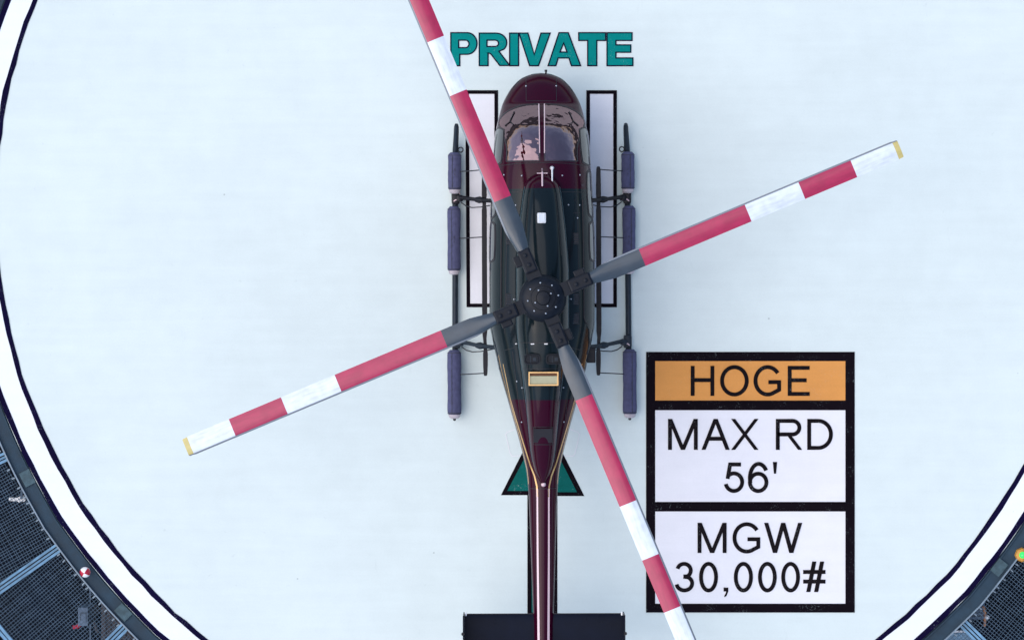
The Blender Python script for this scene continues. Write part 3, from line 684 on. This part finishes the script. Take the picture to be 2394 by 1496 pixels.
for sg in (-1, 1):
    for y0, y1, a0, a1 in ((302, 386, 6, 40), (402, 508, 2, 30), (522, 610, 2, 30)):
        f_ = side_patch('door_window', sg, y0 - 4, y1 + 4, a0 - 2.5, a1 + 2.5, heli, M['rubber'], 0.004)
        side_patch('pane', sg, y0, y1, a0, a1, f_, M['dark_glass'], 0.009)
# cockpit seen through the glass
bm = bmesh.new(); add_box(bm, (HX, by(330), 0.62), (bx(180), bx(190), 0.04)); add_box(bm, (HX, by(436), 1.2), (bx(196), 0.04, 1.2))
obj('cabin_floor', bm, M['cabin'], heli)
bm = bmesh.new(); add_box(bm, (HX, by(268), 1.12), (bx(96), bx(30), 0.42), bevel=0.05); add_box(bm, (HX, by(320), 0.85), (bx(26), bx(90), 0.36), bevel=0.03)
ip = obj('instrument_panel', bm, M['cabin'], heli)
for sg in (-1, 1):
    bm = bmesh.new(); cx = HX + sg * bx(47)
    add_box(bm, (cx, by(345), 0.88), (bx(66), bx(72), 0.14), bevel=0.03)
    add_box(bm, (cx, by(388), 1.22), (bx(66), bx(18), 0.66), bevel=0.03)
    add_box(bm, (cx, by(384), 1.64), (bx(32), bx(16), 0.2), bevel=0.025)
    obj('seat', bm, M['seat'], heli, smooth=40)
    bm = bmesh.new(); tube(bm, [(cx, by(300), 0.66), (cx, by(312), 0.95), (cx, by(316), 1.05)], 0.014, 8); obj('cyclic_stick', bm, M['skid'], heli)

# transmission and engine cowling on the roof
CW = [(406, 4, 2.03), (412, 20, 2.12), (422, 33, 2.2), (436, 42, 2.27), (480, 50, 2.38), (575, 60, 2.48), (640, 64, 2.5), (760, 64, 2.5), (800, 61, 2.48), (850, 54, 2.42), (900, 47, 2.34), (950, 41, 2.24), (1000, 36, 2.12), (1060, 29, 1.96), (1100, 20, 1.85), (1128, 6, 1.74)]
cHW = pchip([s[0] for s in CW], [s[1] for s in CW]); cZT = pchip([s[0] for s in CW], [s[2] for s in CW])
def cowl_pt(py, ang):
    c, s = math.cos(ang), math.sin(ang); n = 2.6; h = bx(cHW(py)); zb = fZT(py) - 0.12
    return Vector((HX + h * math.copysign(abs(c) ** (2 / n), c), by(py), zb + (cZT(py) - zb) * max(0, s) ** (2 / n) if s > 0 else zb + 0.02 * s))
def cowl_top(dx, py, up=0.0):
    h = cHW(py); q = min(0.98, abs(dx) / h); zb = fZT(py) - 0.12
    return Vector((HX + bx(dx), by(py), zb + (cZT(py) - zb) * (1 - q ** 2.6) ** (1 / 2.6) + up))
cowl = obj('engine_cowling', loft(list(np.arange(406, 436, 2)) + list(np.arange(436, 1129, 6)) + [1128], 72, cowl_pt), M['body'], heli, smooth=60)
# shoulder rails along the roof edge
for sg in (-1, 1):
    bm = bmesh.new(); pts = [(94 * sg, 470), (95 * sg, 560), (96 * sg, 700), (96 * sg, 735)] + [(96 * sg + 9 * sg * (1 - math.cos(math.radians(t))), 735 + 22 * math.sin(math.radians(t))) for t in range(15, 91, 15)]
    tube(bm, [body_top(x, y, 0.003) for x, y in pts], 0.012, 6); obj('roof_rail', bm, M['seam'], heli, smooth=60)
def seams(lst, surf, wpx=1.4):
    for pts in lst:
        bm = bmesh.new(); ribbon(bm, pts, wpx, surf, 0.003); obj('panel_seam', bm, M['seam'], fus if surf is body_top else cowl)
seams([[(-36, 178), (-36, 236)], [(35, 178), (35, 236)], [(-36, 236), (35, 236)], [(-100, 390), (-60, 386), (0, 384), (60, 386), (100, 390)], [(-112, 452), (112, 452)],
       [(-88, 500), (-72, 501)], [(72, 501), (88, 500)], [(-80, 455), (-88, 780)], [(80, 455), (88, 780)], [(-66, 812), (-88, 818)], [(66, 812), (88, 818)],
       [(-70, 820), (-52, 980)], [(70, 820), (52, 980)], [(-33, 1140), (33, 1140)]], body_top)
seams([[(-30, 455), (-44, 600)], [(30, 455), (44, 600)], [(-55, 800), (55, 800)], [(-46, 860), (46, 860)], [(-38, 812), (-30, 940)], [(38, 812), (30, 940)]], cowl_top)
# pale line painting the seam's reflection where cowling meets roof, cooling louvres and maintenance steps
for sg in (-1, 1):
    bm = bmesh.new(); ribbon(bm, [(sg * 0.93 * cHW(y), y) for y in range(440, 1090, 13)], 1.3, cowl_top, 0.004); obj('cowl_seam_glint', bm, M['gutter_plate'], cowl)
    for y0 in (560, 700, 745):
        p = body_top(76 * sg, y0, 0.0); lv = bmesh.new(); add_box(lv, p, (0.10, 0.16, 0.02), bevel=0.004); f_ = obj('cooling_vent', lv, M['seam'], fus)
        for k in range(5):
            lv = bmesh.new(); add_box(lv, p + Vector((0, -0.06 + 0.03 * k, 0.013)), (0.086, 0.008, 0.008), rot=Matrix.Rotation(math.radians(30), 4, 'X')); obj('slat', lv, M['slate'], f_)
# light paint edge and gold pinstripes along the tail cone and boom
for sg in (-1, 1):
    bm = bmesh.new()
    pts = [(-92 * sg, 850), (-86 * sg, 880), (-76 * sg, 930), (-62 * sg, 980), (-47 * sg, 1030), (-30 * sg, 1085), (-20 * sg, 1110), (-14.5 * sg, 1134), (-13.5 * sg, 1160)]
    ribbon(bm, pts, (1.6, 3.6), body_top, 0.004)
    obj('pinstripe', bm, M['gold'], fus)
    bm = bmesh.new(); ribbon(bm, [(-13.5 * sg, 1140), (-13 * sg, 1300), (-11.5 * sg, 1490), (-9 * sg, 1700)], (3.4, 6.2), body_top, 0.004)
    o = obj('pinstripe', bm, M['pale_trim'], boom)
    bm = bmesh.new(); ribbon(bm, [(-0.945 * sg * fHW(y), y) for y in range(830, 1136, 12)], 1.3, body_top, 0.003)
    obj('edge_stripe', bm, M['gold'], fus)
# fasteners and cowl catches, each its own small part
def small(name, me, p, parent):
    o = bpy.data.objects.new(name, me); COL.objects.link(o); o.parent = parent; o.location = Vector(p) - parent_origin(parent); return o
def mesh_of(bm, name, m):
    me = bpy.data.meshes.new(name); bm.to_mesh(me); bm.free(); me.materials.append(m); return me
bm = bmesh.new(); lathe(bm, (0, 0, 0), [(0.012, -0.004), (0.011, 0.004), (0.004, 0.007)], 10); fme = mesh_of(bm, 'fastener', M['steel'])
for dx, py in ((-88, 482), (-61, 482), (61, 482), (87, 482), (-84, 512), (82, 512), (-47, 414), (-88, 411), (47, 414), (88, 412), (-36, 200), (35, 200), (-30, 845), (-66, 700), (66, 700), (-60, 890), (58, 890), (-48, 905), (48, 905), (-49, 985), (49, 985)):
    small('fastener', fme, body_top(dx, py, 0.002) if abs(dx) > 62 or py < 430 or abs(dx) > cHW(py) else cowl_top(dx, py, 0.002), fus)
bm = bmesh.new(); add_box(bm, (0, 0, 0), (0.048, 0.015, 0.01)); cme = mesh_of(bm, 'cowl_catch', M['white'])
for dx in (-60, -24, 7, 37): small('cowl_catch', cme, cowl_top(dx, 803, 0.004) if abs(dx) < 56 else body_top(dx, 803, 0.03), cowl)
# roof beacon, whip antenna, wire cutter
p = cowl_top(-2, 514, 0.0)
bm = bmesh.new(); add_box(bm, p + Vector((0, 0, 0.02)), (0.125, 0.15, 0.06), bevel=0.022); bc = obj('roof_beacon', bm, M['white'], heli, smooth=50)
bm = bmesh.new(); add_box(bm, p + Vector((0, 0, 0.052)), (0.085, 0.11, 0.012), bevel=0.004); obj('lens', bm, M['white_band'], bc)
p = body_top(23, 397, 0.0)
bm = bmesh.new(); lathe(bm, p + Vector((0, 0, 0.0)), [(0.03, 0), (0.028, 0.05), (0.012, 0.09)], 12); tube(bm, [p + Vector((0, 0, 0.06)), p + Vector((0.0, -0.13, 0.16)), p + Vector((-0.003, -0.26, 0.22))], [0.014, 0.011, 0.008], 8); obj('whip_antenna', bm, M['white'], heli, smooth=60)
bm = bmesh.new(); q = body_top(0, 408, 0)
vs = [Vector((q.x, by(398), q.z - .02)), Vector((q.x, by(408), q.z + 0.22)), Vector((q.x, by(440), q.z + 0.30)), Vector((q.x, by(436), q.z + 0.16))]
tube(bm, vs, 0.011, 6); tube(bm, [Vector((q.x - .075, by(410), q.z + .2)), Vector((q.x + .075, by(410), q.z + .2))], 0.007, 6); obj('wire_cutter', bm, M['pale_trim'], heli)
# nose probe
bm = bmesh.new(); c = Vector((HX + bx(11), by(168), 1.0)); tube(bm, [c + Vector((0, -0.05, 0)), c + Vector((0, 0.035, 0))], 0.013, 8); tube(bm, [c + Vector((0, 0.02, 0)), c + Vector((0, 0.05, 0.0))], 0.02, 8); obj('nose_probe', bm, M['skid'], heli)
# exhaust outlets and gold intake
for dx in (-25, 25):
    bm = bmesh.new(); p = cowl_top(dx, 838, 0.0); p.z = cowl_top(0, 838).z
    R_ = Matrix.Rotation(0, 4, 'Z')
    ring_o, ring_i = [], []
    def rr(w_, h_, z_, n=5):
        return [Vector((p.x + w_ * math.copysign(abs(math.cos(t)) ** 0.5, math.cos(t)), p.y + h_ * math.copysign(abs(math.sin(t)) ** 0.5, math.sin(t)), z_)) for t in [2 * PI * k / 32 for k in range(32)]]
    zt = p.z
    loops = [rr(0.112, 0.075, zt - .05), rr(0.112, 0.075, zt + .035), rr(0.095, 0.060, zt + .035), rr(0.09, 0.055, zt + 0.012)]
    vl = [[bm.verts.new(q) for q in lp] for lp in loops]
    for i in range(3):
        for k in range(32): bm.faces.new((vl[i][k], vl[i][(k + 1) % 32], vl[i + 1][(k + 1) % 32], vl[i + 1][k]))
    bm.faces.new(vl[3]); bmesh.ops.recalc_face_normals(bm, faces=bm.faces)
    ex = obj('exhaust_outlet', bm, M['hub'], heli, smooth=40)
    bm = bmesh.new(); add_box(bm, (p.x - .02, p.y, zt + .016), (0.012, 0.1, 0.006)); add_box(bm, (p.x + .035, p.y, zt + .016), (0.05, 0.05, 0.006), bevel=0.002); obj('baffle', bm, M['skid_grey'], ex)
p = cowl_top(1, 883, 0.0); zt = cowl_top(0, 872).z
bm = bmesh.new()
for c, s in (((0, 0.088), (0.42, 0.018)), ((0, -0.088), (0.42, 0.018)), ((-0.201, 0), (0.018, 0.158)), ((0.201, 0), (0.018, 0.158))): add_box(bm, (p.x + c[0], p.y + c[1], zt + 0.0), (s[0], s[1], 0.09))
itk = obj('air_intake', bm, M['gold'], heli)
bm = bmesh.new(); add_box(bm, (p.x, p.y - 0.02, zt + 0.0), (0.384, 0.118, 0.03), rot=Matrix.Rotation(math.radians(5), 4, 'X')); obj('intake_plate', bm, M['pale_gold'], itk)
bm = bmesh.new(); add_box(bm, (p.x, p.y + 0.06, zt - 0.01), (0.384, 0.036, 0.03)); obj('intake_slot', bm, M['brown_dark'], itk)
# tail cone hatch and knob
bm = bmesh.new(); ribbon(bm, [(-22, 995), (22, 995), (22, 1036), (-22, 1036), (-22, 995)], 1.6, lambda x, y, u: cowl_top(x, y, u), 0.004)
add_box(bm, cowl_top(0, 1015, -0.004), (bx(42), bx(38), 0.012), rot=Matrix.Rotation(math.radians(30), 4, 'X')); obj('tail_hatch', bm, M['seam'], heli)
bm = bmesh.new(); lathe(bm, body_top(1, 1130, -0.01), [(0.03, 0), (0.035, 0.03), (0.02, 0.06), (0.006, 0.065)], 14); obj('tail_knob', bm, M['pale_trim'], heli, smooth=60)
# box on the right flank
bm = bmesh.new(); add_box(bm, (HX + bx(113), by(831), 1.0), (bx(24), bx(36), 0.3), bevel=0.012); obj('side_box', bm, M['skid'], heli)

# stabiliser, end plates, fin and tail rotor
zs = 1.52; bm = bmesh.new(); sz = S(zs)
y0, y1 = -(1433 - CY) / sz, -(1519 - CY) / sz; ch = y0 - y1
prof = [(0, 0), (0.02, 0.018), (0.1, 0.032), (0.3, 0.038), (0.7, 0.02), (1, 0.002), (1, -0.002), (0.7, -0.02), (0.3, -0.038), (0.1, -0.032), (0.02, -0.018)]
L = [bm.verts.new((HX - 184 / sz, y0 - u * ch, zs + v)) for u, v in prof]; R = [bm.verts.new((HX + 186 / sz, y0 - u * ch, zs + v)) for u, v in prof]
for i in range(len(prof)): j = (i + 1) % len(prof); bm.faces.new((L[i], R[i], R[j], L[j]))
bm.faces.new(L); bm.faces.new(R[::-1]); bmesh.ops.recalc_face_normals(bm, faces=bm.faces)
stab = obj('stabiliser', bm, M['stab'], heli, smooth=40)
bm = bmesh.new(); bar(bm, (HX - 178 / sz, y0 - .004, zs + .014), (HX + 180 / sz, y0 - .004, zs + .014), 0.012, 0.02); obj('leading_edge', bm, M['skid'], stab)
for sg, dx in ((-1, -186), (1, 188)):
    bm = bmesh.new(); add_box(bm, (HX + dx / sz, y0 - 0.37, zs + .05), (0.022, 0.74, 0.75), rot=Matrix.Rotation(math.radians(-5 * sg * 0), 4, 'Z'), bevel=0.006); ep = obj('end_plate', bm, M['stab'], heli)
    bm = bmesh.new(); add_box(bm, (HX + (dx - sg * 5) / sz, y0 - 0.005, zs + .03), (0.022, 0.05, 0.03), bevel=0.004); obj('tip_bracket', bm, M['white'], ep)
    bm = bmesh.new(); lathe(bm, (HX + (dx + sg * 1.5) / sz, y0 - 0.26, zs + .42), [(0.02, -.03), (0.026, 0), (0.02, 0.03)], 10); obj('position_light', bm, M['skid'], ep)
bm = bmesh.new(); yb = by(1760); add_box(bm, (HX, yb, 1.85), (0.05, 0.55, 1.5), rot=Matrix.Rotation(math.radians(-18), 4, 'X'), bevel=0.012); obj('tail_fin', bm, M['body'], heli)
bm = bmesh.new(); c = Vector((HX - 0.22, by(1775), 1.6)); lathe(bm, c, [(0.05, -0.08), (0.06, 0.0), (0.03, 0.22)], 14, axis='X'); tr = obj('tail_rotor', bm, M['hub'], heli)
for sg in (-1, 1):
    bm = bmesh.new(); add_box(bm, c + Vector((0, 0.2 * sg, 0.42 * sg)), (0.015, 0.14, 0.8), rot=Matrix.Rotation(math.radians(-25), 4, 'X'), bevel=0.004); obj('tail_rotor_blade', bm, M['white'], tr)

# skid landing gear
def gp(px, py, z): return at(px, py, z)
def mx(px, sg): return px if sg < 0 else 2 * 1266.5 - px
for sg in (-1, 1):
    X = lambda px: mx(px, sg)
    bm = bmesh.new()
    pts = [gp(X(1068.5), 291, 0.36), gp(X(1068.5), 297, 0.33), gp(X(1068), 312, 0.24), gp(X(1067), 332, 0.14), gp(X(1066), 352, 0.085), gp(X(1065.5), 380, 0.075), gp(X(1064.5), 640, 0.075), gp(X(1063), 970, 0.075)]
    tube(bm, pts, [0.026, 0.036, 0.038, 0.040] + [0.043] * 4, 14); sk = obj('skid_tube', bm, M['skid_grey'], heli, smooth=50)
    bm = bmesh.new(); c = gp(X(1078), 350, 0.12); pr = []
    tube(bm, [c + Vector((0.036 * math.cos(t), 0.036 * math.sin(t), 0)) for t in [2 * PI * k / 18 for k in range(19)]], 0.009, 6, cap=False); obj('tow_ring', bm, M['skid'], sk, smooth=60)
    for y0, y1, xc, hw in ((356, 447, 1064, 15.5), (482, 636, 1062, 15.2), (817, 972, 1061.5, 16)):
        c = gp(X(xc), (y0 + y1) / 2, 0.18); n = 26; ln = (y1 - y0) / S(.18); r0 = hw / S(.18); bm = bmesh.new(); prof = []
        for k in range(n + 1):
            t = k / n; e = min(t, 1 - t) * ln; r = r0 * min(1, (0.62 + 0.38 * math.sqrt(max(0, min(1, e / 0.05))))) * (1 + 0.025 * math.sin(9 * t + xc) + 0.012 * math.sin(31 * t + y0))
            prof.append((r, ln / 2 - t * ln))
        seg = 24; rings = []
        for r, h in prof: rings.append([bm.verts.new(c + Vector((r * math.cos(2 * PI * q / seg), h, 0.82 * r * math.sin(2 * PI * q / seg) + random.uniform(-.002, .002)))) for q in range(seg)])
        for i in range(n):
            for q in range(seg): bm.faces.new((rings[i][q], rings[i][(q + 1) % seg], rings[i + 1][(q + 1) % seg], rings[i + 1][q]))
        bm.faces.new(rings[0][::-1]); bm.faces.new(rings[-1]); bmesh.ops.recalc_face_normals(bm, faces=bm.faces)
        fl = obj('float_bag', bm, M['float'], heli, smooth=60)
        for yy, wd in ((y0 + 7, 0.010), (y1 - 7, 0.012)):
            bm = bmesh.new(); q = gp(X(xc), yy, 0.18); k = 24
            lathe(bm, (q.x, q.y, 0.18), [(r0 * 1.02, -wd / 2), (r0 * 1.025, wd / 2)], 24, axis='Y')
            for v in bm.verts: v.co.z = 0.18 + (v.co.z - 0.18) * 0.82
            obj('strap', bm, M['strap'], fl, smooth=60)
        if True:
            bm = bmesh.new(); q = gp(X(xc), y1 + 1, 0.18)
            lathe(bm, (q.x, q.y, 0.18), [(r0 * 0.5, -0.028), (r0 * .78, -0.01), (r0 * 0.90, 0.03)], 20, axis='Y'); obj('end_cap', bm, M['float_cap'], fl, smooth=60)
        sx_ = sg * 0.35 * r0                                  # lengthwise flap seam with its lacing
        bm = bmesh.new(); tube(bm, [c + Vector((sx_, ln / 2 - 0.05, 0.80 * r0)), c + Vector((sx_ * 1.06, 0, 0.785 * r0)), c + Vector((sx_, -ln / 2 + 0.05, 0.80 * r0))], 0.0045, 6); obj('seam', bm, M['strap'], fl)
        nl = int(ln / 0.09)
        for k in range(1, nl):
            bm = bmesh.new(); yl = c.y + ln / 2 - k * ln / nl; bar(bm, (c.x + sx_ - .014, yl - .012, c.z + .81 * r0), (c.x + sx_ + .014, yl + .012, c.z + .79 * r0), 0.005, 0.006); obj('lacing', bm, M['equip_dark'], fl)
        if y0 > 800:
            bm = bmesh.new(); q = gp(X(xc), y1 + 6, 0.18); lathe(bm, (q.x, q.y, 0.18), [(0.008, -0.03), (0.022, -0.018), (0.022, 0.02)], 12, axis='Y'); obj('valve', bm, M['cable'], fl)
        if y0 < 500:                                          # faint worn stencil, too small to read
            zt = 0.18 + 0.83 * r0
            for k, (oy, h_) in enumerate(((-5, 0.03), (6, 0.022))):
                bm = bmesh.new(); q = gp(X(xc), (y0 + y1) / 2 + oy, zt); add_box(bm, (q.x, q.y, zt), (0.012, h_, 0.012)); obj('stencil_mark', bm, M['strap'], fl)
    # running step
    bm = bmesh.new(); prof = [(390, 2.5), (392, 4), (397, 5), (420, 5.6), (455, 6), (470, 4.6), (480, 4.4), (492, 6), (560, 6), (775, 6), (790, 4.2), (812, 3.8), (826, 5.6), (850, 5.6), (870, 4.8), (876, 4), (878, 2.4)]
    T, B = [], []
    for y, h in prof:
        for k, (dx, dz) in enumerate(((-h, 0.012), (h, 0.012), (h, -0.012), (-h, -0.012))):
            p = gp(X(1133 + (1.5 if y > 800 else 0)) + dx, y, 0.46); T.append(bm.verts.new((p.x, p.y, 0.46 + dz)))
    for i in range(len(prof) - 1):
        for k in range(4): bm.faces.new((T[i * 4 + k], T[i * 4 + (k + 1) % 4], T[i * 4 + 4 + (k + 1) % 4], T[i * 4 + 4 + k]))
    bm.faces.new(T[:4][::-1]); bm.faces.new(T[-4:]); bmesh.ops.recalc_face_normals(bm, faces=bm.faces)
    obj('running_step', bm, M['skid'], heli)
    for py, pye in ((400, 397), (556, 554), (874, 872)):
        bm = bmesh.new(); tube(bm, [gp(X(1070), py + 1, 0.2), gp(X(1100), py - .5, 0.33), gp(X(1130), pye, 0.45)], 0.008, 6); obj('step_stay', bm, M['cable'], heli)
    # cross tubes
    for (ya, yb_, lug, fr) in ((461, 470, 1122, True), (798, 812, 1122, False)):
        a, b = gp(X(1065), ya, 0.10), gp(X(1160), yb_, 0.72)
        pts = [a, gp(X(1082), ya + 1, 0.20), gp(X(1112), ya + (yb_ - ya) * .55, 0.40), gp(X(1140), ya + (yb_ - ya) * .85, 0.58), b]
        bm = bmesh.new(); tube(bm, pts, [0.038, 0.03, 0.028, 0.03, 0.032], 12); ct = obj('cross_tube', bm, M['skid'] if fr else M['skid_grey'], heli, smooth=60)
        bm = bmesh.new(); q = gp(X(lug), ya + (yb_ - ya) * .68, 0.465); tube(bm, [q + Vector((-0.055 * -sg * 1, 0.006, -.035)), q, q + Vector((0.05 * -sg, -.006, .035))], [0.036, 0.052, 0.040], 12); obj('collar', bm, M['skid'] if fr else M['skid_grey'], ct, smooth=60)
        bm = bmesh.new(); q = gp(X(1066), ya + 1, 0.10); add_box(bm, q, (0.12, 0.19, 0.11), bevel=0.03); add_box(bm, q + Vector((-sg * 0.06, -.01, 0.05)), (0.1, 0.1, 0.09), bevel=0.03); obj('saddle', bm, M['skid'] if fr else M['skid_grey'], ct, smooth=50)
        for oy in ((-9, 9) if fr else (9,)):
            bm = bmesh.new(); q = gp(X(1069), ya + oy, 0.16)
            tube(bm, [q + Vector((-0.045, 0.0, -.01)), q + Vector((-0.02, .018, .01)), q + Vector((0.02, 0.018, .01)), q + Vector((0.045, -.005, -.01))], 0.009, 6); obj('clamp', bm, M['pale_trim'], ct, smooth=60)
        bm = bmesh.new()
        tube(bm, [gp(X(1079), ya + 12, 0.14), gp(X(1090), ya + 20, 0.18), gp(X(1104), ya + 24, 0.24), gp(X(1124), ya + 23, 0.36), gp(X(1146), ya + 19, 0.56), gp(X(1158), ya + 16, 0.7)], 0.008, 6); obj('hose', bm, M['cable'], ct, smooth=60)

# main rotor: mast, hub and four banded blades at rest
ZR = 3.05; C0 = Vector((hub_w.x, hub_w.y, 0)); zt = cowl_top(0, 697).z
bm = bmesh.new(); lathe(bm, C0, [(0.34, zt - .06), (0.33, zt + .03), (0.24, zt + .10), (0.10, zt + .14), (0.075, zt + .2), (0.075, ZR - .1)], 36); lathe(bm, C0 + Vector((0, 0, zt + .22)), [(0.22, 0), (0.24, 0.02), (0.24, 0.06), (0.2, 0.08)], 36)
mast = obj('rotor_mast', bm, M['hub'], heli, smooth=40)
ROT = 22.5
bm = bmesh.new(); lathe(bm, C0 + Vector((0, 0, ZR)), [(0.20, -0.10), (0.30, -0.08), (0.30, 0.02), (0.26, 0.06), (0.17, 0.07), (0.165, 0.11), (0.10, 0.12), (0.09, 0.17), (0.02, 0.18)], 40)
for k in range(4):
    a = math.radians(ROT + 90 * k); d = Vector((math.cos(a), math.sin(a), 0))
    bar(bm, C0 + d * 0.2 + Vector((0, 0, ZR - .01)), C0 + d * 0.62 + Vector((0, 0, ZR - .01)), 0.20, 0.05)
hub = obj('rotor_hub', bm, M['hub'], heli, smooth=40)
bm = bmesh.new(); lathe(bm, (0, 0, 0), [(0.013, 0), (0.012, 0.02), (0.005, 0.024)], 8); bme = mesh_of(bm, 'hub_bolt', M['steel'])
for k in range(12):
    a = math.radians(45 * k + 10) if k < 8 else math.radians(90 * k + 30); r_, z_ = (0.215, 0.062) if k < 8 else (0.125, 0.112)
    small('hub_bolt', bme, C0 + Vector((r_ * math.cos(a), r_ * math.sin(a), ZR + z_)), hub)
for k in range(4):
    a = math.radians(ROT + 90 * k + 32); d = Vector((math.cos(a), math.sin(a), 0)); bm = bmesh.new()
    tube(bm, [C0 + d * 0.22 + Vector((0, 0, zt + .26)), C0 + d * 0.27 + Vector((0, 0, ZR - .12))], 0.018, 8); obj('pitch_link', bm, M['steel'], hub, smooth=60)
def blade_mesh():
    bm = bmesh.new(); R = 907 / S(ZR); st = [0.42, 0.5, 0.62, 0.7, 0.85, 1.05] + list(np.linspace(1.25, R - 0.10, 26)) + [R - 0.05, R - 0.015, R]
    af = [(0.5, 0.0), (0.46, 0.022), (0.36, 0.036), (0.15, 0.046), (-0.1, 0.042), (-0.3, 0.026), (-0.5, 0.004), (-0.5, -0.004), (-0.3, -0.016), (0.0, -0.026), (0.3, -0.028), (0.46, -0.016)]
    rings = []
    for r in st:
        c = 0.273; thk = 0.75
        if r < 1.1: t = max(0, (r - 0.6) / 0.5); t = min(1, t); c = 0.15 + 0.123 * t * t * (3 - 2 * t); thk = 1.5 - 0.75 * t
        if r > R - 0.06: c *= 0.94 if r < R - 0.001 else 0.86
        dz = -0.10 * ((r - 0.6) / (R - 0.6)) ** 2 if r > 0.6 else 0
        rings.append([bm.verts.new((r, y * c, z * 0.9 * 0.273 / 0.273 * thk + dz)) for y, z in af])
    n = len(af)
    for i in range(len(rings) - 1):
        for k in range(n): bm.faces.new((rings[i][k], rings[i][(k + 1) % n], rings[i + 1][(k + 1) % n], rings[i + 1][k]))
    bm.faces.new(rings[0][::-1]); bm.faces.new(rings[-1]); bmesh.ops.recalc_face_normals(bm, faces=bm.faces)
    me = bpy.data.meshes.new('rotor_blade'); bm.to_mesh(me); bm.free(); me.materials.append(M['blade'])
    me.polygons.foreach_set('use_smooth', [True] * len(me.polygons)); me.set_sharp_from_angle(angle=math.radians(50)); return me
def grip_mesh():
    bm = bmesh.new(); add_box(bm, (0.56, 0, 0), (0.34, 0.19, 0.13), bevel=0.03); add_box(bm, (0.60, 0.13, -0.02), (0.16, 0.10, 0.05), bevel=0.015)
    lathe(bm, (0.5, 0, 0.06), [(0.03, 0), (0.028, 0.03), (0.012, 0.036)], 12); lathe(bm, (0.64, 0, 0.06), [(0.03, 0), (0.028, 0.03), (0.012, 0.036)], 12)
    me = bpy.data.meshes.new('blade_grip'); bm.to_mesh(me); bm.free(); me.materials.append(M['hub']); return me
bmh, gmh = blade_mesh(), grip_mesh()
for k in range(4):
    b = bpy.data.objects.new('rotor_blade', bmh); COL.objects.link(b); b.parent = heli; b.location = (0, 0, ZR); b.rotation_euler = (0, 0, math.radians(ROT + 90 * k))
    g = bpy.data.objects.new('blade_grip', gmh); COL.objects.link(g); g.parent = b
heli.rotation_euler = (0, 0, math.radians(0.2))                # parked a hair off the pad's axis
